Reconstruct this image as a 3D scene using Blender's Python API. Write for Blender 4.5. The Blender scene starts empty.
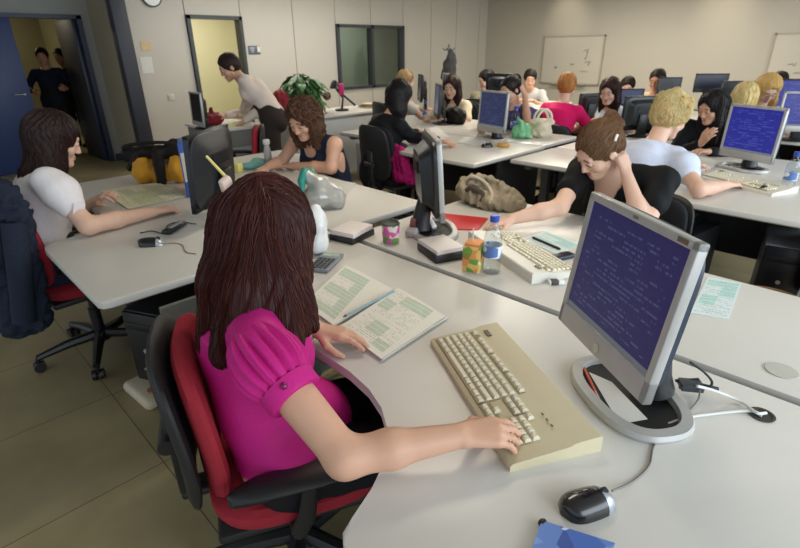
import bpy, bmesh, math, random, colorsys
import numpy as np
from mathutils import Vector, Matrix, Euler
R_ = math.radians
random.seed(7); rng = np.random.default_rng(7)
scene = bpy.context.scene
COL = scene.collection

# ------------------------------------------------------------------ camera
cam_d = bpy.data.cameras.new('camera'); cam_d.sensor_width = 36.0; cam_d.lens = 502/800*36
cam_d.clip_start = 0.02; cam_d.dof.use_dof = True; cam_d.dof.focus_distance = 1.15; cam_d.dof.aperture_fstop = 7.0
cam = bpy.data.objects.new('camera', cam_d); COL.objects.link(cam); scene.camera = cam
_p, _r, _y = R_(24.2), R_(-0.6), R_(44.8)
_F = Vector((math.cos(_p)*math.sin(_y), math.cos(_p)*math.cos(_y), -math.sin(_p)))
_X = Vector((math.cos(_y), -math.sin(_y), 0)); _U = _X.cross(_F)
_R2 = _X*math.cos(_r) + _U*math.sin(_r); _U2 = -_X*math.sin(_r) + _U*math.cos(_r)
cam.matrix_world = Matrix(((_R2.x, _U2.x, -_F.x, 0), (_R2.y, _U2.y, -_F.y, 0), (_R2.z, _U2.z, -_F.z, 1.5), (0, 0, 0, 1)))

# ------------------------------------------------------------------ world, daylight, exposure
w = bpy.data.worlds.new('world'); scene.world = w; w.use_nodes = True
bg = w.node_tree.nodes['Background']; bg.inputs[0].default_value = (0.80, 0.90, 1.0, 1); bg.inputs[1].default_value = 0.85
def area(name, loc, rot, sx, sy, power, color):
    d = bpy.data.lights.new(name, 'AREA'); d.shape = 'RECTANGLE'; d.size = sx; d.size_y = sy; d.energy = power; d.color = color
    o = bpy.data.objects.new(name, d); COL.objects.link(o); o.location = loc; o.rotation_euler = rot; return o
area('daylight_window', (3.6, -2.6, 1.75), (R_(-82), 0, R_(180)), 8.5, 1.7, 240, (0.80, 0.91, 1.0))
area('ceiling_area_light', (2.0, 1.6, 2.44), (0, 0, 0), 1.2, 0.3, 18, (1.0, 0.88, 0.70))
area('ceiling_area_light', (6.0, 3.5, 2.44), (0, 0, 0), 2.4, 0.3, 70, (1.0, 0.93, 0.80))
area('ceiling_area_light', (4.6, 6.3, 2.44), (0, 0, 0), 3.0, 0.3, 46, (1.0, 0.94, 0.84))
area('ceiling_area_light', (8.6, 3.4, 2.44), (0, 0, 0), 0.3, 4.0, 90, (1.0, 0.93, 0.80))  # added to brighten the far wall, no lamp known here
scene.view_settings.view_transform = 'Standard'; scene.view_settings.look = 'None'
scene.view_settings.gamma = 1.0; scene.view_settings.use_curve_mapping = False
scene.view_settings.exposure = 0.05

# ------------------------------------------------------------------ helpers
def srgb(r, g, b):
    f = lambda c: (c/12.92 if c <= .04045 else ((c+.055)/1.055)**2.4)
    return (f(r/255), f(g/255), f(b/255), 1)
_M = {}
def nodes(m):
    nt = m.node_tree; return nt, nt.nodes, nt.links, nt.nodes['Principled BSDF']
def mat(name, rgb, rough=.5, metal=0, var=.08, scale=30, bump=0, spec=.5, emit=None, sss=0, stretch=None, coat=0):
    """procedural material: noise varied colour, optional bump"""
    if name in _M: return _M[name]
    m = bpy.data.materials.new(name); m.use_nodes = True; nt, N, L, b = nodes(m)
    c = srgb(*rgb)
    tc = N.new('ShaderNodeTexCoord'); mp = N.new('ShaderNodeMapping'); nz = N.new('ShaderNodeTexNoise')
    nz.inputs['Scale'].default_value = scale; nz.inputs['Detail'].default_value = 4
    if stretch: mp.inputs['Scale'].default_value = stretch
    L.new(tc.outputs['Object'], mp.inputs[0]); L.new(mp.outputs[0], nz.inputs['Vector'])
    mx = N.new('ShaderNodeMix'); mx.data_type = 'RGBA'
    mx.inputs[6].default_value = tuple(max(0, x*(1-var)) for x in c[:3])+(1,)
    mx.inputs[7].default_value = tuple(min(1, x*(1+var)) for x in c[:3])+(1,)
    L.new(nz.outputs[0], mx.inputs[0]); L.new(mx.outputs[2], b.inputs['Base Color'])
    b.inputs['Roughness'].default_value = rough; b.inputs['Metallic'].default_value = metal
    b.inputs['Specular IOR Level'].default_value = spec
    if coat: b.inputs['Coat Weight'].default_value = coat
    if sss:
        b.inputs['Subsurface Weight'].default_value = sss; b.inputs['Subsurface Radius'].default_value = (.012, .005, .003); b.inputs['Subsurface Scale'].default_value = 1
    if bump:
        bp = N.new('ShaderNodeBump'); bp.inputs['Strength'].default_value = bump; bp.inputs['Distance'].default_value = .004
        L.new(nz.outputs[0], bp.inputs['Height']); L.new(bp.outputs[0], b.inputs['Normal'])
    if emit:
        b.inputs['Emission Color'].default_value = c; b.inputs['Emission Strength'].default_value = emit
    _M[name] = m; return m

class MB:
    def __init__(s): s.bm = bmesh.new(); s.idx = 0
    def _new(s, geom_verts):
        for v in geom_verts:
            for f in v.link_faces: f.material_index = s.idx
    def box(s, c, size, rot=None, bev=0, seg=2):
        r = bmesh.ops.create_cube(s.bm, size=1); vs = r['verts']
        bmesh.ops.scale(s.bm, vec=size, verts=vs)
        if bev:
            es = list({e for v in vs for e in v.link_edges})
            rb = bmesh.ops.bevel(s.bm, geom=es, offset=min(bev, min(size)*.49), segments=seg, profile=.5, affect='EDGES')
            vs = list({v for f in rb['faces'] for v in f.verts} | {v for v in vs if v.is_valid})
        if rot is not None:
            bmesh.ops.rotate(s.bm, verts=vs, cent=(0, 0, 0), matrix=(Euler(rot).to_matrix() if not isinstance(rot, Matrix) else rot))
        bmesh.ops.translate(s.bm, vec=c, verts=vs); s._new(vs); return s
    def cyl(s, a, b, ra, rb=None, n=16, cap=True):
        rb = ra if rb is None else rb
        a, b = Vector(a), Vector(b); d = b-a
        r = bmesh.ops.create_cone(s.bm, cap_ends=cap, segments=n, radius1=ra, radius2=rb, depth=d.length)
        q = Vector((0, 0, 1)).rotation_difference(d.normalized()).to_matrix()
        bmesh.ops.rotate(s.bm, verts=r['verts'], cent=(0, 0, 0), matrix=q)
        bmesh.ops.translate(s.bm, vec=(a+b)/2, verts=r['verts']); s._new(r['verts']); return s
    def ball(s, c, rad, rot=None, u=20, v=12):
        r = bmesh.ops.create_uvsphere(s.bm, u_segments=u, v_segments=v, radius=1)
        rad = (rad,)*3 if isinstance(rad, (int, float)) else rad
        bmesh.ops.scale(s.bm, vec=rad, verts=r['verts'])
        if rot is not None: bmesh.ops.rotate(s.bm, verts=r['verts'], cent=(0, 0, 0), matrix=(Euler(rot).to_matrix() if not isinstance(rot, Matrix) else rot))
        bmesh.ops.translate(s.bm, vec=c, verts=r['verts']); s._new(r['verts']); return s
    def tube(s, pts, rad, n=8, cap=True):
        pts = [Vector(p) for p in pts]; k = len(pts)
        rad = [rad]*k if isinstance(rad, (int, float)) else rad
        rings = []; up = None
        for i, p in enumerate(pts):
            t = (pts[min(i+1, k-1)]-pts[max(i-1, 0)]).normalized()
            if up is None: up = t.orthogonal().normalized()
            up = (up - t*up.dot(t)).normalized(); sd = t.cross(up)
            rings.append([s.bm.verts.new(p+(up*math.cos(2*math.pi*j/n)+sd*math.sin(2*math.pi*j/n))*rad[i]) for j in range(n)])
        for A, B in zip(rings, rings[1:]):
            for j in range(n): s.bm.faces.new((A[j], A[(j+1) % n], B[(j+1) % n], B[j])).material_index = s.idx
        if cap:
            s.bm.faces.new(rings[0][::-1]).material_index = s.idx; s.bm.faces.new(rings[-1]).material_index = s.idx
        return s
    def loft(s, rings, closed=True, caps=True):
        V = [[s.bm.verts.new(p) for p in r] for r in rings]
        for A, B in zip(V, V[1:]):
            n = len(A)
            for j in range(n if closed else n-1): s.bm.faces.new((A[j], A[(j+1) % n], B[(j+1) % n], B[j])).material_index = s.idx
        if caps:
            s.bm.faces.new(V[0][::-1]).material_index = s.idx; s.bm.faces.new(V[-1]).material_index = s.idx
        return s
    def lathe(s, prof, c=(0, 0, 0), n=24, sx=1, sy=1):
        return s.loft([[(c[0]+r*sx*math.cos(2*math.pi*j/n), c[1]+r*sy*math.sin(2*math.pi*j/n), c[2]+z) for j in range(n)] for r, z in prof])
    def prism(s, poly, z0, z1, bev=0):
        a = [s.bm.verts.new((x, y, z0)) for x, y in poly]; b = [s.bm.verts.new((x, y, z1)) for x, y in poly]
        n = len(poly); fs = [s.bm.faces.new(a[::-1]), s.bm.faces.new(b)]
        for j in range(n): fs.append(s.bm.faces.new((a[j], a[(j+1) % n], b[(j+1) % n], b[j])))
        for f in fs: f.material_index = s.idx
        if bev:
            es = [e for e in fs[1].edges]+[e for e in fs[0].edges]
            bmesh.ops.bevel(s.bm, geom=es, offset=bev, segments=2, profile=.5, affect='EDGES')
        return s
    def grid(s, fn, nu, nv, thick=0):
        """a sheet fn(u,v)->point, given thickness along its normal"""
        V = [[Vector(fn(i/(nu-1), j/(nv-1))) for j in range(nv)] for i in range(nu)]
        T = [[s.bm.verts.new(p) for p in r] for r in V]
        for i in range(nu-1):
            for j in range(nv-1): s.bm.faces.new((T[i][j], T[i+1][j], T[i+1][j+1], T[i][j+1])).material_index = s.idx
        if thick: 
            fs = list({f for r in T for v in r for f in v.link_faces})
            bmesh.ops.recalc_face_normals(s.bm, faces=fs)
            bmesh.ops.solidify(s.bm, geom=fs, thickness=thick)
        return s
    def build(s, name, m, parent=None, smooth=True, loc=None, rot=None, norm=True):
        if norm: bmesh.ops.recalc_face_normals(s.bm, faces=s.bm.faces)
        me = bpy.data.meshes.new(name); s.bm.to_mesh(me); s.bm.free()
        for q in (m if isinstance(m, (list, tuple)) else [m]): me.materials.append(q)
        if smooth:
            me.shade_smooth()
            try: me.set_sharp_from_angle(angle=R_(38))
            except Exception: pass
        o = bpy.data.objects.new(name, me); COL.objects.link(o)
        if parent is not None: o.parent = parent
        if loc is not None: o.location = loc
        if rot is not None: o.rotation_euler = rot
        return o

def tag(o, label=None, cat=None, group=None, kind=None):
    if label: o['label'] = label
    if cat: o['category'] = cat
    if group: o['group'] = group
    if kind: o['kind'] = kind
    return o
def empty(name, loc=(0, 0, 0), rz=0, label=None, cat=None, group=None):
    o = bpy.data.objects.new(name, None); COL.objects.link(o); o.location = loc; o.rotation_euler = (0, 0, rz)
    o.empty_display_size = .05
    return tag(o, label, cat, group)
def copy_tree(o, loc=None, rz=None, label=None, group=None, parent=None):
    c = o.copy(); COL.objects.link(c)
    if parent is not None: c.parent = parent
    if loc is not None: c.location = loc
    if rz is not None: c.rotation_euler = (0, 0, rz)
    if label: c['label'] = label
    if group: c['group'] = group
    for ch in list(o.children): copy_tree(ch, parent=c)
    return c

# ------------------------------------------------------------------ implicit surfaces (bodies, clothes, hair)
def _a(v): return np.array(v, np.float32)
def nrm(v): v = np.asarray(v, float); return v/(np.linalg.norm(v)+1e-9)
class SDF:
    def __init__(s): s.P = []
    def cap(s, a, b, ra, rb=None, k=.02, n=None, fl=1., sub=False):
        """tapered capsule; along axis n it is fl times thinner"""
        s.P.append(('c', _a(a), _a(b), ra, ra if rb is None else rb, k, None if n is None else _a(nrm(n)), fl, sub)); return s
    def ell(s, c, rad, ax=None, k=.02, sub=False):
        s.P.append(('e', _a(c), _a(rad), np.eye(3, dtype=np.float32) if ax is None else _a(ax), k, sub)); return s
    def cut(s, p, n):           # remove the half space on the side n points to
        s.P.append(('h', _a(p), _a(nrm(n)))); return s
    def bounds(s):
        lo = np.full(3, 1e9); hi = -lo
        for q in s.P:
            if q[0] == 'c' and not q[8]:
                r = max(q[3], q[4]); lo = np.minimum(lo, np.minimum(q[1], q[2])-r); hi = np.maximum(hi, np.maximum(q[1], q[2])+r)
            elif q[0] == 'e' and not q[5]:
                e = np.abs(q[3].T) @ q[2]; lo = np.minimum(lo, q[1]-e); hi = np.maximum(hi, q[1]+e)
        return lo, hi
    def mesh(s, res, disp=None, pad=.03):
        lo, hi = s.bounds(); lo = lo-pad-res; hi = hi+pad+res
        n = np.ceil((hi-lo)/res).astype(int)+1
        ax = [(lo[i]+res*np.arange(n[i])).astype(np.float32) for i in range(3)]
        D = np.full(n, .5, np.float32)
        for q in s.P:
            if q[0] == 'h':
                d = (ax[0][:, None, None]-q[1][0])*q[2][0]+(ax[1][None, :, None]-q[1][1])*q[2][1]+(ax[2][None, None, :]-q[1][2])*q[2][2]
                D = np.maximum(D, d); continue
            if q[0] == 'c':
                r = max(q[3], q[4]); k = q[5]; l = np.minimum(q[1], q[2])-r; h = np.maximum(q[1], q[2])+r; sub = q[8]
            else:
                e = np.abs(q[3].T) @ q[2]; k = q[4]; l = q[1]-e; h = q[1]+e; sub = q[5]
            m = k+4*res+.02
            i0 = np.clip(np.floor((l-m-lo)/res).astype(int), 0, n-1); i1 = np.clip(np.ceil((h+m-lo)/res).astype(int)+1, 1, n)
            sl = tuple(slice(i0[i], i1[i]) for i in range(3))
            X = ax[0][sl[0]][:, None, None]; Y = ax[1][sl[1]][None, :, None]; Z = ax[2][sl[2]][None, None, :]
            if q[0] == 'c':
                a, b = q[1], q[2]; ba = b-a; L2 = float(ba @ ba)+1e-12
                px, py, pz = X-a[0], Y-a[1], Z-a[2]
                t = np.clip((px*ba[0]+py*ba[1]+pz*ba[2])/L2, 0, 1)
                qx, qy, qz = px-t*ba[0], py-t*ba[1], pz-t*ba[2]
                d2 = qx*qx+qy*qy+qz*qz
                if q[6] is not None:
                    qn = qx*q[6][0]+qy*q[6][1]+qz*q[6][2]; d2 = d2+qn*qn*(q[7]**2-1)
                    d = (np.sqrt(d2)-(q[3]+(q[4]-q[3])*t)); d = np.where(d > 0, d, d)/(1+.35*(q[7]-1))
                else: d = np.sqrt(d2)-(q[3]+(q[4]-q[3])*t)
            else:
                px, py, pz = X-q[1][0], Y-q[1][1], Z-q[1][2]; A = q[3]; k0 = 0; k1 = 0
                for i in range(3):
                    u = px*A[i][0]+py*A[i][1]+pz*A[i][2]; k0 = k0+(u/q[2][i])**2; k1 = k1+(u/q[2][i]**2)**2
                k0 = np.sqrt(k0); k1 = np.sqrt(k1)+1e-6; d = k0*(k0-1)/k1
            o = D[sl]
            if not sub:
                h_ = np.clip(.5+.5*(o-d)/k, 0, 1); D[sl] = o*(1-h_)+d*h_-k*h_*(1-h_)
            else:
                h_ = np.clip(.5-.5*(o+d)/k, 0, 1); D[sl] = o*(1-h_)-d*h_+k*h_*(1-h_)
        if disp is not None:
            near = np.abs(D) < .04
            I = np.nonzero(near); D[near] += disp(ax[0][I[0]], ax[1][I[1]], ax[2][I[2]]).astype(np.float32)
        return surface_nets(D, lo, res)
def surface_nets(D, lo, res):
    S = D < 0
    nx, ny, nz = D.shape
    c = np.zeros((nx-1, ny-1, nz-1), np.int8)
    for i in (0, 1):
        for j in (0, 1):
            for k in (0, 1): c += S[i:nx-1+i, j:ny-1+j, k:nz-1+k]
    act = (c > 0) & (c < 8); I = np.stack(np.nonzero(act), 1)
    idx = np.full(act.shape, -1, np.int32); idx[act] = np.arange(len(I))
    C = {(i, j, k): D[I[:, 0]+i, I[:, 1]+j, I[:, 2]+k] for i in (0, 1) for j in (0, 1) for k in (0, 1)}
    acc = np.zeros((len(I), 3)); cnt = np.zeros(len(I))
    for a in list(C):
        for d in range(3):
            if a[d] == 0:
                b = list(a); b[d] = 1; b = tuple(b); v0, v1 = C[a], C[b]; m = (v0 < 0) != (v1 < 0)
                t = np.where(m, v0/np.where(m, v0-v1, 1), 0)
                for e in range(3): acc[:, e] += np.where(m, a[e]+(t if e == d else 0), 0)
                cnt += m
    V = (I+acc/cnt[:, None])*res+lo
    Q = []
    for d in range(3):
        e, f = (d+1) % 3, (d+2) % 3
        a = [slice(None)]*3; b = [slice(None)]*3; a[d] = slice(0, -1); b[d] = slice(1, None)
        for q in (e, f): a[q] = slice(1, -1); b[q] = slice(1, -1)
        s0, s1 = S[tuple(a)], S[tuple(b)]; J = np.stack(np.nonzero(s0 != s1), 1); s0v = s0[tuple(J.T)]
        if not len(J): continue
        J[:, e] += 1; J[:, f] += 1
        def cell(de, df):
            K = J.copy(); K[:, e] -= de; K[:, f] -= df; return idx[K[:, 0], K[:, 1], K[:, 2]]
        q = np.stack([cell(1, 1), cell(0, 1), cell(0, 0), cell(1, 0)], 1)
        q[~s0v] = q[~s0v][:, ::-1]; Q.append(q)
    return V, np.concatenate(Q)
def mesh_obj(name, V, Q, m, parent=None, off=(0, 0, 0), mi=None):
    me = bpy.data.meshes.new(name); V = np.asarray(V, np.float32)-np.asarray(off, np.float32)
    me.vertices.add(len(V)); me.vertices.foreach_set('co', V.ravel())
    Q = np.asarray(Q, np.int32); me.loops.add(Q.size); me.loops.foreach_set('vertex_index', Q.ravel())
    me.polygons.add(len(Q)); me.polygons.foreach_set('loop_start', np.arange(0, Q.size, 4, dtype=np.int32))
    try: me.polygons.foreach_set('loop_total', np.full(len(Q), 4, np.int32))
    except Exception: pass
    me.update(calc_edges=True); me.validate()
    for q in (m if isinstance(m, (list, tuple)) else [m]): me.materials.append(q)
    me.shade_smooth()
    o = bpy.data.objects.new(name, me); COL.objects.link(o)
    if parent is not None: o.parent = parent
    return o
# ------------------------------------------------------------------ people
SKIN = dict(fair=(218, 178, 156), mid=(204, 158, 132), tan=(190, 138, 108))
def skin_mat(k): return mat('skin_'+k, SKIN[k], .48, var=.05, scale=22, sss=.08, spec=.35)
def cloth(name, rgb, rough=.75, **kw): return mat('cloth_'+name, rgb, rough, var=kw.pop('var', .07), scale=kw.pop('scale', 60), bump=kw.pop('bump', .15), spec=.2, **kw)
def hair_mat(name, rgb, rough=.5): return mat('hair_'+name, rgb, rough, var=.5, scale=40, stretch=(9, 9, .6), bump=.25, spec=.22)
Z3 = np.array([0, 0, 1.])
def ik(S, Wp, l1, l2, hint):
    S, Wp = np.asarray(S, float), np.asarray(Wp, float); d = Wp-S; L = np.linalg.norm(d)
    if L > (l1+l2)*.995: f = L/((l1+l2)*.995); l1 *= f; l2 *= f
    x = (l1*l1-l2*l2+L*L)/(2*L); h = math.sqrt(max(l1*l1-x*x, 0)); u = d/L
    hn = np.asarray(hint, float); hn = hn-u*(hn@u); return S+u*x+nrm(hn)*h
def hand(s, Wp, d, n, side, curl=(.35, .45, .3), sc=1., fat=0., spread=0., res=.005, curls=None, thumb_in=.2):
    """palm, four fingers of different lengths and a thumb; d to the knuckles, n out of the back of the hand"""
    Wp = np.asarray(Wp, float); d = nrm(d); n = np.asarray(n, float); n = nrm(n-d*(n@d))
    t = np.cross(n, d)*(1 if side == 'R' else -1)
    kn = []
    for j, (off, ln, rr) in enumerate(((.027, .072, .0088), (.009, .080, .009), (-.009, .075, .0086), (-.026, .058, .0076))):
        K = Wp+d*(.086-.006*abs(j-1))*sc+t*off*sc+n*(.003-.0025*abs(j-1.3))*sc
        s.cap(Wp+d*.012*sc+t*off*.55*sc, K, .0135*sc+fat, (rr+.003)*sc+fat, k=.010)
        kn.append(K)
        a = spread*(1.2-j)*.12; p = K; ang = 0; dd = nrm(d+t*a)
        cs = curls[j] if curls else curl; r = rr*sc+fat
        for q, fr in enumerate((.46, .30, .24)):
            ang += cs[q]; v = dd*math.cos(ang)-n*math.sin(ang); e = p+v*ln*fr*1.02*sc
            s.cap(p, e, r, r*.92, k=.003 if q else .006); p = e; r *= .92
    b = Wp+d*.022*sc+t*.020*sc-n*.006*sc; v = nrm(d*.72+t*.75-n*thumb_in); m = b+v*.046*sc
    s.cap(b, m, .0135*sc+fat, .0108*sc+fat, k=.012)
    v2 = nrm(d*.95+t*.25-n*(thumb_in+.15)); m2 = m+v2*.030*sc; s.cap(m, m2, .0102*sc+fat, .0092*sc+fat, k=.004)
    s.cap(m2, m2+nrm(d+t*.05-n*.3)*.022*sc, .0092*sc+fat, .0078*sc+fat, k=.003)
    return kn
def head_frame(yaw, pitch, roll=0):
    y, p, r = R_(yaw), R_(pitch), R_(roll)
    hf = np.array([math.cos(y)*math.cos(p), math.sin(y)*math.cos(p), -math.sin(p)])
    hr = np.array([math.sin(y), -math.cos(y), 0]); hu = np.cross(hr, hf)
    return hf, hr*math.cos(r)-hu*math.sin(r), hu*math.cos(r)+hr*math.sin(r)
def head_sdf(s, H, hf, hr, hu, sc):
    o = lambda f, r, u: H+(hf*f+hr*r+hu*u)*sc
    A = np.stack([hr, hf, hu])
    s.ell(o(-.012, 0, .030), np.array([.073, .092, .083])*sc, A, k=.02)
    s.cap(o(.030, 0, .0), o(.048, 0, -.070), .060*sc, .036*sc, k=.03)
    s.ell(o(.072, 0, -.096), np.array([.024, .019, .017])*sc, A, k=.02)
    for q in (-1, 1):
        s.ell(o(.055, q*.036, -.030), np.array([.028, .026, .028])*sc, A, k=.02)
        s.cap(o(.02, q*.052, -.05), o(.055, q*.022, -.092), .018*sc, .016*sc, k=.02)
    s.cap(o(.076, -.034, .026), o(.076, .034, .026), .014*sc, k=.012)
    for q in (-1, 1): s.ell(o(.098, q*.031, .004), np.array([.019, .016, .013])*sc, A, k=.012, sub=True)
    s.cap(o(.086, 0, .012), o(.103, 0, -.031), .0075*sc, .0095*sc, k=.010)
    for q in (-1, 1): s.ell(o(.094, q*.012, -.034), np.array([.008, .010, .007])*sc, A, k=.006)
    s.ell(o(.081, 0, -.058), np.array([.023, .012, .0065])*sc, A, k=.006)
    s.ell(o(.080, 0, -.069), np.array([.019, .012, .007])*sc, A, k=.006)
    for q in (-1, 1):
        s.ell(o(-.006, q*.077, -.006), np.array([.009, .019, .031])*sc, A, k=.008)
        s.ell(o(.0, q*.088, -.004), np.array([.006, .010, .017])*sc, A, k=.005, sub=True)
def face_bits(root, H, hf, hr, hu, sc, off, eyes='down', brow=(60, 40, 30), lip=(180, 112, 104), skin='fair'):
    H = np.asarray(H)-np.asarray(off); o = lambda f, r, u: Vector(H+(hf*f+hr*r+hu*u)*sc)
    Mx = Matrix((hr, hf, hu)).transposed()
    for q in (-1, 1):
        b = MB(); b.tube([o(.0865+.003*(1-abs(x-.3)), q*(.014+.034*x), .026+.006*math.sin(math.pi*min(x+.15, 1))) for x in (0, .3, .6, 1)], [.0028*sc, .0034*sc, .003*sc, .0014*sc], 6)
        b.build('eyebrow', mat('eyebrow_%d' % brow[0], brow, .8), root)
        e = MB(); e.ball(o(.079, q*.031, .004), .0118*sc, u=16, v=10)
        e.bm.faces.ensure_lookup_table()
        c = o(.079, q*.031, .004); g = Vector(nrm(hf-hu*(.45 if eyes == 'down' else .1)))
        for f in e.bm.faces:
            v = (f.calc_center_median()-c).normalized()
            a = v.dot(g); f.material_index = 1 if a > .84 else 0
            if eyes == 'down' and v.dot(Vector(nrm(hf*.6+hu))) > .12: f.material_index = 2
        e.build('eye', [mat('eye_white', (196, 188, 180), .35), mat('iris_brown', (44, 28, 20), .2), skin_mat(skin)], root)
        l = MB(); l.tube([o(.0925-.004*abs(x-.4), q*(.018+.029*x), .0045-(.004 if eyes == 'down' else -.005)+.003*math.sin(math.pi*x)) for x in (0, .33, .66, 1)], .0016*sc, 5)
        l.build('eyelash', mat('eyelash', (30, 20, 18), .8), root)
    b = MB()
    b.ball(o(.0855, 0, -.0585), (.0205*sc, .0095*sc, .0048*sc), Mx); b.ball(o(.0850, 0, -.0675), (.0165*sc, .0095*sc, .0054*sc), Mx)
    b.build('lips', mat('lips_%d' % lip[0], lip, .4), root)
def groove(H, amp, f1=34, f2=71, wave=0., wl=.05):
    ph = rng.uniform(0, 6.28, 6)
    def fn(x, y, z):
        th = np.arctan2(y-H[1], x-H[0]); dz = z-H[2]
        th = th+wave*np.sin(dz/wl*6.28+ph[0]+3*np.sin(2*th))*.12+.10*np.sin(dz*17+ph[4]+2*th)
        return amp*(.6*np.sin(f1*th+ph[1]+1.5*np.sin(dz*11+ph[2]))+.5*np.sin(f2*th+ph[3]+1.2*np.sin(dz*23))+.35*np.sin(9*th+dz*40+ph[5]))
    return fn
def folds(amp, sc=1., seed=0):
    g = np.random.default_rng(seed); K = g.normal(0, 1, (7, 3))*np.array([26, 26, 20])/sc; ph = g.uniform(0, 6.28, 7)
    def fn(x, y, z):
        d = 0
        for i in range(7): d = d+np.sin(K[i, 0]*x+K[i, 1]*y+K[i, 2]*z+ph[i]+1.3*np.sin(K[(i+2) % 7, 0]*z*.6+K[(i+3) % 7, 1]*x*.5))
        return amp*d/3
    return fn

def make_hair(style, H, hf, hr, hu, sc, res, extra=None):
    s = SDF(); A = np.stack([hr, hf, hu]); o = lambda f, r, u: H+(hf*f+hr*r+hu*u)*sc
    D = -Z3; back = nrm(np.array([-hf[0], -hf[1], 0])); hrh = nrm(np.array([hr[0], hr[1], 0]))
    amp = .0035; wave = .4; f1 = 34
    def skull(g=.014, low=-.02):
        s.ell(o(-.016, 0, .034), (np.array([.074, .094, .084])+g)*sc, A, k=.02)
        s.ell(o(-.05, 0, low), (np.array([.066, .052, .06])+g*.6)*sc, A, k=.03)
    def faceout(u=-.004, r=.068, f=.126, hgt=.102, k=.015):
        s.ell(o(f, 0, u), np.array([r, .075, hgt])*sc, A, k=k, sub=True)
    if style in ('long', 'curly', 'straight'):
        L = dict(long=.30, curly=.30, straight=.26)[style]
        if extra and 'L' in extra: L = extra['L']
        skull(.018, -.03); faceout()
        w0 = .044 if style == 'curly' else .036
        for q in (-1, 1):
            a = o(-.035, q*.066, .02); b = a+D*L*.5*sc+hrh*q*.010+back*.012; c = a+D*L*sc+hrh*q*.005+back*.01
            s.cap(a, b, w0*sc, (w0+.008)*sc, k=.03, n=hrh, fl=1.5); s.cap(b, c, (w0+.006)*sc, .024*sc, k=.03, n=hrh, fl=1.3)
            a = o(.012, q*.068, .03); b = a+D*L*.5*sc+hrh*q*.012+back*.035
            s.cap(a, b, .024*sc, .018*sc, k=.02, n=hrh, fl=1.6)
        for x in (-.045, 0, .045):
            a = o(-.065, x, .01); b = a+D*L*.55*sc+back*.012; c = a+D*L*1.05*sc+back*.015+hrh*x*.25
            s.cap(a, b, .046*sc, .046*sc, k=.04); s.cap(b, c, .044*sc, .026*sc, k=.03)
        if style == 'curly': amp = .009; wave = 3.2; f1 = 22
    elif style == 'bun':
        skull(.011, -.015); faceout(u=-.004, r=.072)
        s.ell(o(-.105, 0, .062), np.array([.042, .036, .040])*sc, A, k=.012); s.ell(o(-.125, .018, .085), np.array([.026, .022, .022])*sc, A, k=.01)
        s.ell(o(-.12, -.022, .05), np.array([.024, .022, .022])*sc, A, k=.01); amp = .003; wave = 1
    elif style == 'updo':          # short hair pinned up in uneven tufts
        skull(.02, -.01); faceout(u=-.018, r=.070)
        for i in range(22):
            th = rng.uniform(-2.6, 2.6); ph = rng.uniform(.1, 1.25)
            d = -hf*math.cos(th)*math.cos(ph)+hr*math.sin(th)*math.cos(ph)+hu*math.sin(ph)
            p = o(-.016, 0, .034)+d*.088*sc; v = nrm(d*.5+hu*.35+hr*rng.uniform(-.5, .5)-hf*rng.uniform(-.3, .6))
            s.cap(p, p+v*rng.uniform(.018, .036)*sc, .020*sc, .008*sc, k=.02)
        amp = .004; wave = 1.5
    elif style == 'short':
        skull(.012, -.005); faceout(u=-.018, r=.074); amp = .003; wave = 1
    elif style == 'bob':
        skull(.017, -.03); faceout()
        for q in (-1, 1):
            a = o(-.01, q*.07, .02); s.cap(a, a+D*.12*sc+hrh*q*.006, .036*sc, .03*sc, k=.03, n=hrh, fl=1.4)
        for x in (-.03, .03): a = o(-.06, x, 0); s.cap(a, a+D*.11*sc, .045*sc, .035*sc, k=.03)
    if extra:
        for q in extra.get('caps', []): s.cap(*q[:2], q[2], q[3], k=.03, **(q[4] if len(q) > 4 else {}))
        amp = extra.get('amp', amp); wave = extra.get('wave', wave)
    return s.mesh(res, groove(H, amp*sc, f1=f1, wave=wave))

from mathutils import kdtree
def strands(ho, base, n, flow, length, m, rad=(.0007, .0014), step=.012, seed=0, lift=.0022, jitter=.15, wave=0., name='loose_strand', start=None):
    """fine locks combed over the hair surface along flow(p, normal)"""
    me = ho.data; nv = len(me.vertices); co = np.empty(nv*3, np.float32); me.vertices.foreach_get('co', co); co = co.reshape(-1, 3)
    no = np.empty(nv*3, np.float32)
    me.vertex_normals.foreach_get('vector', no); no = no.reshape(-1, 3)
    kd = kdtree.KDTree(nv)
    for i in range(nv): kd.insert(co[i], i)
    kd.balance(); g = np.random.default_rng(seed); b = MB(); cand = np.arange(nv)
    if start is not None: cand = np.array([i for i in cand if start(co[i]+base)])
    for i in g.choice(cand, n):
        p = co[i].astype(float); nn = no[i].astype(float); pts = []; L = length*g.uniform(.5, 1.2); k = int(L/step); jit = g.normal(0, jitter, 3); ph = g.uniform(0, 6.28)
        for q in range(k):
            pts.append(Vector(p+nn*lift*g.uniform(.3, 1.2)))
            f = flow(p+base, nn)+jit*.5
            if wave: f = f+np.cross(nn, f)*wave*math.sin(ph+q*.9)
            f = f-nn*(f@nn); f = nrm(f); p2 = p+f*step
            c, j, dist = kd.find(p2)
            if dist < .014: p = np.array(c)*.85+p2*.15; nn = nrm(nn*.5+no[j]*.5)
            else: p = p2
        if len(pts) < 4: continue
        r = g.uniform(*rad); b.tube(pts, [r*.5]+[r]*(len(pts)-2)+[r*.25], 3, cap=False)
    o = b.build(name, m, ho); o['kind'] = 'stuff'; return o
def flow_down(d):
    H = d['H']; 
    def f(p, n): 
        v = np.array([0, 0, -1.]); up = p-(H+d['hu']*.05)
        if n[2] > .55: v = v*.3+nrm(np.array([up[0], up[1], 0]))*.8-d['hf']*.35
        return v
    return f
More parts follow.
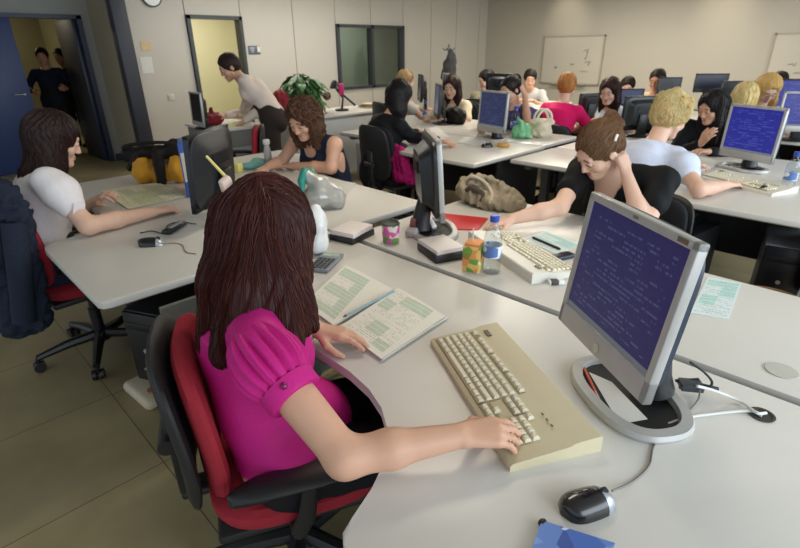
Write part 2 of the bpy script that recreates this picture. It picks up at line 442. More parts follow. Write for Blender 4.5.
def flow_to(c):
    return lambda p, n: nrm(np.asarray(c)-p)
PEOPLE = []
def person(label, pelvis, head, yaw, hyaw, hpitch, arms, top, hair, hroll=0, twist=0, skin='fair', res=.008, legs='sit', sc=1., bottom=('black_trousers', (30, 30, 34)), group=None,
           sleeve='short', neck=.062, vneck=.0, hairx=None, face=True, brow=(60, 42, 32), eyes='down', legpts=None, shoe=(35, 32, 32), lip=(180, 112, 104), male=False, sh=None, top_fold=.004, puff=0, hem=.09, belly=0, waist=.06, lean_back=0., hres=None, foldsc=1.):
    pelvis = np.asarray(pelvis, float); H = np.asarray(head, float)
    F = np.array([math.cos(R_(yaw)), math.sin(R_(yaw)), 0]); R = np.array([F[1], -F[0], 0])
    yt = R_(yaw+twist); Ft = np.array([math.cos(yt), math.sin(yt), 0]); Rs = np.array([Ft[1], -Ft[0], 0])
    hf, hr, hu = head_frame(hyaw, hpitch, hroll)
    sp = nrm(H-pelvis); nb = H-.175*sc*nrm(.35*hu+.65*sp)-.030*sc*hf*np.array([1, 1, 0])
    spine = nb-pelvis; L = np.linalg.norm(spine); sp = spine/L
    n0 = nrm(F-sp*(F@sp)); n1 = nrm(Ft-sp*(Ft@sp)); Rs = nrm(np.cross(n1, sp)) if np.cross(n1, sp) @ Rs > 0 else -nrm(np.cross(n1, sp))
    bow = -n0*.03
    P = [pelvis, pelvis+spine*.36+bow, pelvis+spine*.70+bow*.8, nb-sp*.06*sc]
    scn = nb-sp*.05*sc; hw = (.175 if male else .158)*sc
    S = {'R': scn+Rs*hw, 'L': scn-Rs*hw}
    if sh:
        for k in sh: S[k] = np.asarray(sh[k], float)
    E_, W_, HD, HN = {}, {}, {}, {}
    for k in ('R', 'L'):
        a = arms[k]; W_[k] = np.asarray(a['w'], float)
        l1, l2 = .285*sc, .245*sc
        E_[k] = np.asarray(a['e'], float) if 'e' in a else ik(S[k], W_[k], l1, l2, a.get('hint', -Z3-F*.2+(Rs if k == 'R' else -Rs)*.6))
        HD[k] = a.get('d', nrm(W_[k]-E_[k])); HN[k] = a.get('n', Z3)
    if legpts is None:
        legpts = {}
        for k, q in (('R', 1), ('L', -1)):
            hp = pelvis+R*q*.09*sc-Z3*.01; kn = hp+F*.41*sc+R*q*.03; kn[2] = max(.50, hp[2]-.04); an = kn-F*.04; an = np.array([an[0], an[1], .085]); legpts[k] = (hp, kn, an, F)
    base = np.array([pelvis[0], pelvis[1], 0.]); root = empty('person', base, 0, label, 'person', group)
    fat = max(0, (res-.006)*.35)
    def torso(s, g, k=.05, full=True):
        fl = 1.30
        s.cap(P[0]-sp*.02, P[1], (.158*sc+g), (.128 if not male else .15)*sc+g, k=k, n=n0, fl=fl)
        s.cap(P[1], P[2], (.128 if not male else .15)*sc+g, .142*sc+g, k=k, n=n1, fl=fl)
        s.cap(P[2], P[3]-sp*.02, .142*sc+g, .085*sc+g*.6, k=k, n=n1, fl=1.25)
        s.cap(S['L'], S['R'], .048*sc+g*.7, k=k)
        if not male:
            for q in (-1, 1): s.ell(P[2]-sp*.01+Rs*q*.068*sc+n1*.078*sc, np.full(3, .056*sc)+g, k=.05)
    # the body, one continuous surface
    s = SDF(); torso(s, 0)
    s.cap(H-hu*.055*sc-hf*.022*sc, nb-sp*.03, .050*sc, .056*sc, k=.03)
    for k in ('R', 'L'):
        a = arms[k]
        s.cap(S[k], E_[k], .046*sc, .037*sc, k=.03); s.cap(E_[k], E_[k]*.6+W_[k]*.4, .038*sc, .036*sc, k=.02); s.cap(E_[k]*.6+W_[k]*.4, W_[k], .036*sc, .0245*sc, k=.02)
        hand(s, W_[k], HD[k], HN[k], k, a.get('curl', (.35, .45, .3)), sc, fat, a.get('spread', .3), res, a.get('curls'), a.get('thumb', .2))
        hp, kn, an, ft = legpts[k]
        s.cap(hp, kn, .082*sc, .058*sc, k=.03); s.cap(kn, an*.7+kn*.3, .056*sc, .048*sc, k=.02); s.cap(an*.7+kn*.3, an, .048*sc, .036*sc, k=.02)
        s.cap(an-Z3*.03, an+ft*.13*sc-Z3*.052, .034*sc, .028*sc, k=.02)
    head_sdf(s, H, hf, hr, hu, sc)
    V, Q = s.mesh(res); mesh_obj('body', V, Q, skin_mat(skin), root, base)
    # the top
    if top:
        s = SDF(); torso(s, .012)
        for k in ('R', 'L'):
            if sleeve in ('short', 'half'):
                e = S[k]+(E_[k]-S[k])*(.52 if sleeve == 'short' else .8)
                if puff: s.ell(S[k]+(E_[k]-S[k])*.30+Z3*.01, np.array([.075, .075, .075])*sc*puff, k=.03)
                s.cap(S[k], e, .058*sc, .060*sc, k=.03)
            elif sleeve == 'long':
                s.cap(S[k], E_[k], .058*sc, .050*sc, k=.03); s.cap(E_[k], E_[k]*.12+W_[k]*.88, .050*sc, .037*sc, k=.02)
        s.cap(nb-sp*.03, H-hu*.06*sc-hf*.02*sc, neck*sc, .085*sc, k=.012, sub=True)
        if vneck: s.ell(nb+n1*.085*sc-sp*.02, np.array([.06, .06, vneck])*sc, np.stack([Rs, n1, sp]), k=.015, sub=True)
        if sleeve == 'capped':
            for k in ('R', 'L'): s.cap(S[k], S[k]+(E_[k]-S[k])*.22, .056*sc, .054*sc, k=.02)
        if sleeve == 'none':
            for k, q in (('R', 1), ('L', -1)): s.cut(S[k]-Rs*q*.012, Rs*q)
        if belly: s.ell(P[0]+sp*.03+n0*.075, (belly, belly*.85, belly), np.stack([R, n0, sp]), k=.05)
        if belly:
            for k in ('R', 'L'): s.ell(legpts[k][0]+Z3*.01+F*.02, (.112, .112, .112), k=.03)
        s.cut(P[0]-sp*hem, -sp)
        V, Q = s.mesh(res, folds(top_fold, foldsc, len(PEOPLE)) if top_fold else None)
        topo = mesh_obj(top[0], V, Q, cloth(top[1], top[2]) if not isinstance(top[1], bpy.types.Material) else top[1], root, base)
    else: topo = None
    # trousers and shoes
    s = SDF(); s.cap(P[0]-sp*.05, P[0]+sp*waist, (.166 if waist > 0 else .150)*sc, .150*sc, n=n0, fl=1.3, k=.04)
    for k in ('R', 'L'):
        hp, kn, an, ft = legpts[k]
        s.cap(hp, kn, .094*sc, .070*sc, k=.03); s.cap(kn, an, .069*sc, .056*sc, k=.02)
    V, Q = s.mesh(max(res, .009), folds(.003, 1, 3+len(PEOPLE))); mesh_obj('trousers', V, Q, cloth(*bottom), root, base)
    for k in ('R', 'L'):
        hp, kn, an, ft = legpts[k]
        s = SDF(); s.cap(an-Z3*.045-ft*.02, an+ft*.145*sc-Z3*.052, .038*sc, .033*sc, k=.02); s.cap(an-Z3*.045-ft*.02, an-Z3*.01, .038*sc, .042*sc, k=.02); s.cut((0, 0, .004), (0, 0, -1))
        V, Q = s.mesh(.009); mesh_obj('shoe', V, Q, mat('shoe_%d' % shoe[0], shoe, .45), root, base)
    if face: face_bits(root, H, hf, hr, hu, sc, base, eyes, brow, lip, skin)
    ho = None
    if hair:
        V, Q = make_hair(hair[0], H, hf, hr, hu, sc, hres or res, hairx); ho = mesh_obj('hair', V, Q, hair_mat(hair[1], hair[2]), root, base)
    d = dict(root=root, base=base, H=H, hf=hf, hr=hr, hu=hu, S=S, E=E_, W=W_, nb=nb, P=P, sp=sp, n=n1, Rs=Rs, sc=sc, F=F, R=R, top=topo, hair=ho, HD=HD, HN=HN)
    PEOPLE.append(d); return d
def band(parent, base, c, axis, rad, width, m, name, thick=.004, flat=1.0, fdir=None):
    """a closed strap round a limb"""
    axis = Vector(nrm(axis)); u = axis.orthogonal().normalized(); v = axis.cross(u); c = Vector(c)-Vector(base); rings = []
    for dr, dz in ((0, -.5), (thick, -.4), (thick, .4), (0, .5)):
        rings.append([c+axis*dz*width+(u*math.cos(t)+v*math.sin(t))*(rad+dr) for t in [2*math.pi*j/24 for j in range(24)]])
    b = MB(); b.loft(rings+[rings[0]], caps=False); return b.build(name, m, parent)
# ------------------------------------------------------------------ photograph pixel -> point at height z
def at(x, y, z=.74):
    d = _F+_R2*((x-400)/502)+_U2*((274-y)/502); t = (z-1.5)/d.z
    return Vector((d.x*t, d.y*t, z))
def atY(x, y, Y):
    d = _F+_R2*((x-400)/502)+_U2*((274-y)/502); t = Y/d.y
    return Vector((d.x*t, Y, 1.5+d.z*t))
def atX(x, y, X):
    d = _F+_R2*((x-400)/502)+_U2*((274-y)/502); t = X/d.x
    return Vector((X, d.y*t, 1.5+d.z*t))
def atD(x, y, D):
    d = _F+_R2*((x-400)/502)+_U2*((274-y)/502)
    return Vector((0, 0, 1.5))+d*D
TOP = .74
# ------------------------------------------------------------------ the room
def struct(o, name=None): o['kind'] = 'structure'; return o
m_wall = mat('wall_panel_paint', (186, 181, 171), .6, var=.03, scale=3)
m_far = mat('far_wall_paint', (176, 170, 158), .7, var=.03, scale=2)
m_seam = mat('panel_seam', (70, 68, 64), .8)
m_dark = mat('dark_trim', (44, 47, 58), .5)
m_navy = mat('navy_door', (28, 36, 56), .45)
m_blue = mat('blue_door', (36, 56, 104), .45)
m_alu = mat('dark_window_frame', (58, 62, 66), .4, metal=.3)

def floor_mat():
    m = bpy.data.materials.new('vinyl_tile_floor'); m.use_nodes = True; nt, N, L, b = nodes(m)
    tc = N.new('ShaderNodeTexCoord'); mp = N.new('ShaderNodeMapping'); mp.inputs['Location'].default_value = (-.4+.615*4, -2.37+.615*8, 0)
    br = N.new('ShaderNodeTexBrick'); br.offset = 0; br.inputs['Scale'].default_value = 1
    br.inputs['Brick Width'].default_value = .615; br.inputs['Row Height'].default_value = .615; br.inputs['Mortar Size'].default_value = .0022; br.inputs['Mortar Smooth'].default_value = .3
    br.inputs['Color1'].default_value = srgb(160, 148, 114); br.inputs['Color2'].default_value = srgb(150, 138, 106); br.inputs['Mortar'].default_value = srgb(84, 74, 54)
    L.new(tc.outputs['Object'], mp.inputs[0]); L.new(mp.outputs[0], br.inputs['Vector'])
    nz = N.new('ShaderNodeTexNoise'); nz.inputs['Scale'].default_value = 2.6; nz.inputs['Detail'].default_value = 8; L.new(tc.outputs['Object'], nz.inputs['Vector'])
    rm = N.new('ShaderNodeValToRGB'); rm.color_ramp.elements[0].position = .32; rm.color_ramp.elements[0].color = (.74, .72, .70, 1); rm.color_ramp.elements[1].position = .66; rm.color_ramp.elements[1].color = (1.04, 1.03, 1.0, 1)
    L.new(nz.outputs[0], rm.inputs[0]); mx = N.new('ShaderNodeMix'); mx.data_type = 'RGBA'; mx.blend_type = 'MULTIPLY'; mx.inputs[0].default_value = 1
    L.new(br.outputs[0], mx.inputs[6]); L.new(rm.outputs[0], mx.inputs[7]); L.new(mx.outputs[2], b.inputs['Base Color'])
    b.inputs['Roughness'].default_value = .36; b.inputs['Specular IOR Level'].default_value = .35
    return m
b = MB(); b.box((4, 4.5, -.05), (13, 15, .1)); struct(b.build('floor', floor_mat()))
b = MB(); b.box((4, 4.5, 2.55), (13, 15, .1)); struct(b.build('ceiling', mat('ceiling_tile', (205, 202, 194), .8)))
YW, XW = 7.5, 10.3
# panelled left wall with the second door and the office window cut out of it
b = MB()
seams = [2.6, 3.37, 4.2, 5.11, 5.96, 6.77, 7.60, 8.40, 9.20, 10.0, 10.3]
for x0, x1 in zip(seams, seams[1:]):
    z0 = 0
    if abs(x0-3.37) < .01: z0 = 1.945
    if x0 in (5.96, 6.77):
        b.box(((x0+x1)/2, YW+.05, .415), (x1-x0-.012, .10, .83)); z0 = 1.885
    b.box(((x0+x1)/2, YW+.05, (z0+2.5)/2), (x1-x0-.012, .10, 2.5-z0))
b.idx = 1
for x in seams: b.box((x, YW+.06, (1.25 if x not in (6.77,) else .415) if x not in (3.37, 4.2) else 2.22), (.03, .08, 2.5 if x not in (6.77, 3.37, 4.2) else (.83 if x == 6.77 else .55)))
struct(b.build('wall_left', [m_wall, m_seam], smooth=False))
# far wall
b = MB(); b.box((XW+.05, 3.5, 1.25), (.1, 13, 2.5)); struct(b.build('wall_far', m_far, smooth=False))
b = MB(); b.box((4.2, YW-.008, .05), (2.9+.3, .016, .1)); b.build('baseboard_left', m_dark)['kind'] = 'structure'
# dark corner post, recess and first door
b = MB(); b.box((2.51, YW+.0, 1.25), (.18, .16, 2.5), bev=.004); struct(b.build('trim_1', m_dark))
m_ret = mat('return_wall_shaded', (150, 140, 118), .7, var=.03, scale=3); m_rec = mat('recess_wall_paint', (142, 142, 136), .7, var=.03, scale=3)  # the return wall's shade is put into its darker beige
b = MB(); b.box((2.49, 7.99, 1.25), (.10, .82, 2.5)); struct(b.build('wall_return', m_ret, smooth=False))
YR = 8.4
b = MB(); b.box((2.385, YR+.06, 1.25), (.13, .12, 2.5)); b.box((.6, YR+.06, 2.22), (3.44, .12, .56)); b.box((-.9, YR+.06, 1.25), (2.6, .12, 2.5)); struct(b.build('wall_recess', m_rec, smooth=False))
b = MB(); b.box((2.40, YR-.02, .05), (.1, .02, .1)); b.box((2.43, 7.98, .05), (.02, .8, .1)); b.build('baseboard_recess', m_dark)['kind'] = 'structure'
d1 = empty('door_1', (0, YR, 0)); d1['kind'] = 'structure'
b = MB(); b.box((2.295, .04, .97), (.06, .16, 1.94)); b.box((1.45, .04, 1.925), (1.75, .16, .05)); b.box((.58, .04, .97), (.06, .16, 1.94)); b.build('door_frame', m_navy, d1)
b = MB(); b.box((1.065, .03, .955), (.91, .045, 1.90), bev=.004); lf = b.build('door_leaf', m_blue, d1)
b = MB(); b.cyl((1.44, -.0, 1.0), (1.44, -.06, 1.0), .011); b.cyl((1.44, -.055, 1.0), (1.33, -.055, 1.0), .010); b.build('handle', mat('brushed_metal', (150, 150, 150), .3, metal=1), lf)
b = MB(); b.box((2.245, .50, .955), (.045, .86, 1.90), bev=.004); b.build('door_leaf', m_navy, d1)
# corridor beyond the first door
m_cor = mat('corridor_paint', (120, 112, 78), .7)
b = MB(); b.box((1.4, 12.3, 1.25), (4, .1, 2.5)); b.box((2.72, 10.6, 1.25), (.1, 3.4, 2.5)); b.box((-.2, 10.4, 1.25), (.1, 3.8, 2.5)); struct(b.build('wall_corridor', m_cor, smooth=False))
# yellow room beyond the second door, and the office beyond the window
m_yel = mat('yellow_room_paint', (216, 212, 180), .7, var=.03, scale=2)
b = MB(); b.box((4.2, 9.6, 1.25), (2.9, .1, 2.5)); b.box((2.80, 8.6, 1.25), (.1, 2.0, 2.5)); b.box((5.4, 8.6, 1.25), (.1, 2.0, 2.5)); struct(b.build('wall_yellow_room', m_yel, smooth=False))
m_off = mat('office_paint', (128, 134, 122), .7, var=.03, scale=2)
b = MB(); b.box((7.6, 9.4, 1.25), (4.3, .1, 2.5)); b.box((9.7, 8.5, 1.25), (.1, 1.8, 2.5)); struct(b.build('wall_office', m_off, smooth=False))
area('yellow_room_fill', (4.1, 8.5, 2.4), (0, 0, 0), .8, .3, 28, (1.0, .95, .80))  # added fill that lights the yellow room, its source is unseen
area('office_fill', (7.2, 8.5, 2.4), (0, 0, 0), 1.2, .3, 34, (.95, 1.0, .95))  # unseen light added to lighten the office behind the panes
area('corridor_fill', (1.3, 11.4, 2.4), (0, 0, 0), .6, .3, 16, (1.0, .9, .65))  # added warm fill for the corridor wall, no fixture known
d2 = empty('door_2', (0, YW, 0)); d2['kind'] = 'structure'
b = MB()
for x in (3.395, 4.175): b.box((x, .03, .97), (.05, .15, 1.945))
b.box((3.785, .03, 1.925), (.83, .15, .05)); b.build('door_frame', m_alu, d2)
w1 = empty('window_1', (0, YW, 0)); w1['kind'] = 'structure'
b = MB()
for x in (5.985, 6.775, 7.565): b.box((x, .02, 1.36), (.06, .13, 1.06))
for z in (.855, 1.865): b.box((6.775, .02, z), (1.63, .13, .05))
b.build('window_frame', m_alu, w1)
def glass_mat(name, tint, refl=.12):
    m = bpy.data.materials.new(name); m.use_nodes = True; nt = m.node_tree; N, L = nt.nodes, nt.links
    for n in list(N): N.remove(n)
    o = N.new('ShaderNodeOutputMaterial'); t = N.new('ShaderNodeBsdfTransparent'); t.inputs[0].default_value = tint
    g = N.new('ShaderNodeBsdfGlossy'); g.inputs['Roughness'].default_value = .03; mx = N.new('ShaderNodeMixShader')
    lw = N.new('ShaderNodeLayerWeight'); lw.inputs[0].default_value = .5; pw = N.new('ShaderNodeMath'); pw.operation = 'POWER'; pw.inputs[1].default_value = 3.5; L.new(lw.outputs['Facing'], pw.inputs[0]); ml = N.new('ShaderNodeMath'); ml.operation = 'MULTIPLY_ADD'; ml.inputs[1].default_value = .6; ml.inputs[2].default_value = .05; L.new(pw.outputs[0], ml.inputs[0])
    L.new(ml.outputs[0], mx.inputs[0]); L.new(t.outputs[0], mx.inputs[1]); L.new(g.outputs[0], mx.inputs[2]); L.new(mx.outputs[0], o.inputs[0]); return m
m_pane = glass_mat('office_glass', (.80, .84, .80, 1))
for x in (6.38, 7.17): b = MB(); b.box((x, .03, 1.36), (.74, .008, .97)); b.build('pane', m_pane, w1, smooth=False)
# wall wash spots over the far wall
for i, yy in enumerate((5.55, 2.75)):
    sd = bpy.data.lights.new('ceiling_spot', 'SPOT'); sd.energy = 14; sd.spot_size = R_(75); sd.spot_blend = 1; sd.color = (1, .88, .68); sd.shadow_soft_size = .06
    so = bpy.data.objects.new('ceiling_spot', sd); COL.objects.link(so); so.location = (XW-.75, yy, 2.46); so.rotation_euler = Vector((.75, 0, -.40)).to_track_quat('-Z', 'Y').to_euler()
    t = empty('ceiling_downlight', (XW-.75, yy, 2.5), 0, ('round recessed downlight near the corner, washing the wall above the board' if i == 0 else 'round recessed downlight washing the far wall between the two boards'), 'light', 'downlights by the far wall')
    b = MB(); b.lathe([(.075, -.004), (.075, -.014), (.055, -.016), (.055, -.004)]); b.build('rim', mat('white_metal', (215, 215, 210), .4), t)

# whiteboards with faint marker writing
def squiggle(b, p, sx, sz, n=9, seed=1, r=.004):
    g = random.Random(seed); pts = []
    for i in range(n): pts.append((p[0], p[1]-sx*i/(n-1), p[2]+sz*g.uniform(-.5, .5)))
    b.tube(pts, r, 5)
m_wb = mat('whiteboard_enamel', (184, 178, 166), .5, var=.02, scale=2); m_wbf = mat('whiteboard_frame', (160, 153, 138), .5)
m_ink = mat('marker_ink', (96, 92, 92), .7)
def whiteboard(y0, y1, z0, z1, label, marks):
    t = empty('whiteboard', (XW-.02, (y0+y1)/2, z0), 0, label, 'whiteboard'); yw = abs(y0-y1); h = z1-z0
    b = MB(); b.box((0, 0, h/2), (.02, yw, h)); b.build('panel', m_wb, t, smooth=False)
    b = MB()
    for q in (-1, 1): b.box((-.006, q*yw/2, h/2), (.03, .022, h+.022)); b.box((-.006, 0, h/2+q*h/2), (.03, yw+.022, .022))
    b.build('frame', m_wbf, t, smooth=False)
    b = MB(); b.box((-.05, 0, -.01), (.09, yw*.6, .012)); b.build('pen_tray', m_wbf, t)
    b = MB()
    for i, (y, z, sx, sz) in enumerate(marks): squiggle(b, (-.013, y, z), sx, sz, 8+i % 4, i+3)
    b.build('marker_writing', m_ink, t)
whiteboard(6.0, 4.72, .81, 1.69, 'wide pale whiteboard on the far wall near the room corner', [(-.25, .62, .10, .12), (-.28, .50, .06, .10), (-.30, .38, .12, .10), (.02, .36, .10, .06), (-.22, .24, .16, .05), (.35, .3, .05, .05)])
whiteboard(1.97, .25, .80, 1.65, 'whiteboard with marker scribbles at the right end of the far wall', [(.60, .42, .10, .05), (.45, .62, .22, .10), (.30, .55, .15, .12), (.20, .36, .2, .06), (.5, .30, .12, .04), (.05, .66, .2, .1)])

# ------------------------------------------------------------------ small things on the left wall
t = empty('wall_clock', tuple(atY(150.5, -4, YW-.001)), 0, 'round white wall clock with black rim above the corner post', 'clock')
b = MB(); b.cyl((0, 0, 0), (0, -.03, 0), .13, n=40); b.build('clock_case', mat('black_plastic', (26, 26, 28), .4), t)
b = MB(); b.cyl((0, -.028, 0), (0, -.033, 0), .112, n=40); b.build('dial', mat('white_dial', (226, 230, 226), .4), t)
b = MB(); b.box((.02, -.036, .02), (.012, .003, .07), rot=(0, R_(45), 0)); b.box((-.02, -.037, -.015), (.008, .003, .10), rot=(0, R_(60), 0)); b.build('hand', _M['black_plastic'], t)
p = atY(146, 46, YW); t = empty('notice', tuple(p+Vector((0, -.004, 0))), 0, 'small orange and white picture taped to the panelled wall beside the post', 'notice')
b = MB(); b.box((0, 0, 0), (.13, .004, .11)); b.build('sheet', mat('notice_orange', (204, 178, 136), .7, var=.25, scale=18), t)
p = atY(147, 65, YW); t = empty('notice', tuple(p+Vector((0, -.004, 0))), 0, 'plain pale sheet of paper taped below the orange picture', 'notice')
b = MB(); b.box((0, 0, 0), (.15, .003, .20)); b.build('sheet', mat('paper_white', (208, 206, 200), .7), t)
p = atY(254, 50, YW); t = empty('door_sign', tuple(p+Vector((0, -.006, 0))), 0, 'small blue grey door sign with white corner right of the yellow room door', 'sign')
b = MB(); b.box((0, 0, 0), (.20, .010, .12), bev=.002); b.build('plate', mat('sign_blue', (84, 92, 108), .4), t)
b = MB(); b.box((.075, -.006, .01), (.05, .006, .08)); b.build('inset', mat('paper_white', (208, 206, 200)), t)
b = MB(); 
for i, z in enumerate((.028, 0, -.028)): b.box((-.03, -.006, z), (.08-.02*i, .002, .010))
b.build('lettering', mat('sign_letters', (190, 194, 200), .5), t)
t = empty('wall_switch', tuple(atY(171, 97, YW)+Vector((0, -.008, 0))), 0, 'white light switch plate on the panel left of the second door', 'switch')
b = MB(); b.box((0, 0, 0), (.08, .012, .08), bev=.003); b.build('plate', mat('switch_white', (205, 200, 190), .4), t)
b = MB(); b.box((0, -.008, 0), (.035, .006, .05), rot=(R_(6), 0, 0)); b.build('rocker', _M['switch_white'], t)

# ------------------------------------------------------------------ desks
m_top = mat('pale_grey_laminate', (207, 203, 196), .34, var=.02, scale=8, spec=.45)
m_edge = mat('grey_edge_band', (150, 146, 142), .5)
m_steel = mat('grey_steel', (120, 122, 124), .4, metal=.5); m_pan = mat('charcoal_panel', (46, 47, 50), .6); m_gpan = mat('grey_panel', (118, 118, 112), .6)
def wave_outline():
    pts = [(0, 0), (0, 1.93), (-.635, 1.93)]
    c = [(-.635, 1.26), (-.638, 1.13), (-.652, 1.04), (-.675, .965), (-.72, .895), (-.78, .84), (-.85, .805), (-.92, .785), (-.95, .775), (-.965, .755), (-.972, .72)]
    return pts+c+[(-.972, .03), (-.962, .008), (-.94, 0)]
def make_desk(label, loc, rz):
    t = empty('desk', loc, rz, label, 'desk', 'wave shaped desks in back to back groups')
    b = MB(); b.prism(wave_outline()[::-1], TOP-.028, TOP, bev=.004); b.build('desktop', m_top, t)
    b = MB()
    o = wave_outline(); n = len(o); cx, cy = -.45, .8
    b.loft([[(x, y, TOP-z) for x, y in o] for z in ()]+[[(x, y, TOP-.0265) for x, y in o], [(x*.985-.005, y*.988+.01, TOP-.034) for x, y in o]]); b.build('edge_band', m_edge, t)
    for y in (.10, 1.80):
        b = MB(); b.box((-.32, y, .36), (.05, .06, .70)); b.box((-.32, y, .03), (.58, .07, .04), bev=.006); b.box((-.32, y, .69), (.56, .05, .03)); b.build('leg', m_steel, t)
    b = MB(); b.box((-.03, .96, .45), (.018, 1.70, .50)); b.build('modesty_panel', m_pan, t, smooth=False)
    b = MB(); b.box((-.33, .035, .45), (.60, .018, .50)); b.build('end_panel', m_pan, t, smooth=False)
    b = MB(); b.cyl((-.10, .33, TOP-.001), (-.10, .33, TOP+.0025), .033, n=28); b.build('cable_grommet', mat('grommet_grey', (188, 186, 178), .45), t)
    return t
OFF = Vector((2.57, .42, 0))
dA = make_desk('pale wave desk in the foreground, holding the beige keyboard and silver monitor', (1.305, -.27, 0), 0)
# the grommet of the near desk is open: swap the lid for a dark ring
for ch in list(dA.children):
    if ch.name.startswith('cable_grommet'): bpy.data.objects.remove(ch)
b = MB(); b.lathe([(.025, .0005), (.0265, .003), (.021, .003), (.020, .0008), (.001, .0008)], (-.10, .335, TOP)); b.build('cable_grommet', mat('grommet_dark', (62, 58, 52), .6), dA)
dB = copy_tree(dA, (1.336, 1.66, 0), math.pi, 'pale wave desk behind the foreground one, under the beige handbag and water bottle')
for ch in list(dB.children):
    if ch.name.startswith('cable_grommet'): bpy.data.objects.remove(ch)
b = MB(); b.cyl((-.10, 1.59, TOP-.001), (-.10, 1.59, TOP+.003), .036, n=28); b.build('cable_grommet', mat('grommet_grey', (188, 186, 178), .45), dB)
dC = make_desk('pale wave desk at left, in front of the woman in a white shirt', (1.305, 1.745, 0), 0)
dD = copy_tree(dC, (1.325, 3.70, 0), math.pi, 'pale wave desk of the curly haired woman, with the silver bag on its corner')
dE = copy_tree(dC, tuple(Vector((1.305, 1.745, 0))+OFF), 0, 'pale wave desk of the woman in black with a magenta cloth on her chair')
dF = copy_tree(dC, tuple(Vector((1.325, 3.70, 0))+OFF), math.pi, 'pale wave desk holding the green bag, cream bag and clear bottle')
dG = copy_tree(dC, tuple(Vector((1.305, -.27, 0))+OFF), 0, 'pale wave desk at right, with the blond woman and black mouse')
dH = copy_tree(dC, tuple(Vector((1.325, 1.66, 0))+OFF), math.pi, 'pale wave desk behind the large blue screen, of the long haired woman in black')
OFF2 = OFF*2
dI = copy_tree(dC, tuple(Vector((1.305, 1.745, 0))+OFF2), 0, 'pale wave desk in front of the woman in pink')
dJ = copy_tree(dC, tuple(Vector((1.325, 3.70, 0))+OFF2), math.pi, 'pale wave desk of the dark haired man at the back')
dK = copy_tree(dC, tuple(Vector((1.305, -.27, 0))+OFF2), 0, 'pale wave desk of the two long haired blond women at the back')
dL = copy_tree(dC, tuple(Vector((1.325, 1.66, 0))+OFF2), math.pi, 'pale wave desk farthest right, below the wall mounted looking black screens')

def make_counter(name, label, x0, x1, y0, y1, h, front):
    t = empty(name, ((x0+x1)/2, (y0+y1)/2, 0), 0, label, 'counter'); sx, sy = x1-x0, y1-y0
    b = MB(); b.box((0, 0, h-.014), (sx, sy, .028), bev=.004); b.build('worktop', m_top, t)
    b = MB(); b.box((0, -sy/2+.05, (h-.03)/2), (sx-.04, .02, h-.03)); b.build('front_panel', front, t, smooth=False)
    for q in (-1, 1): b = MB(); b.box((q*(sx/2-.03), 0, (h-.03)/2), (.03, sy-.06, h-.03)); b.build('end_panel', front, t, smooth=False)
    return t
m_cwhite = mat('counter_white', (188, 190, 192), .5)
make_counter('counter', 'long white fronted counter along the left wall under the plant and desk lamp', 3.45, 5.6, 5.2, 5.9, .75, m_cwhite)
make_counter('side_desk', 'small pale desk the standing woman leans on', 2.42, 3.0, 5.10, 5.85, .75, mat('grey_panel', (118, 118, 112)))
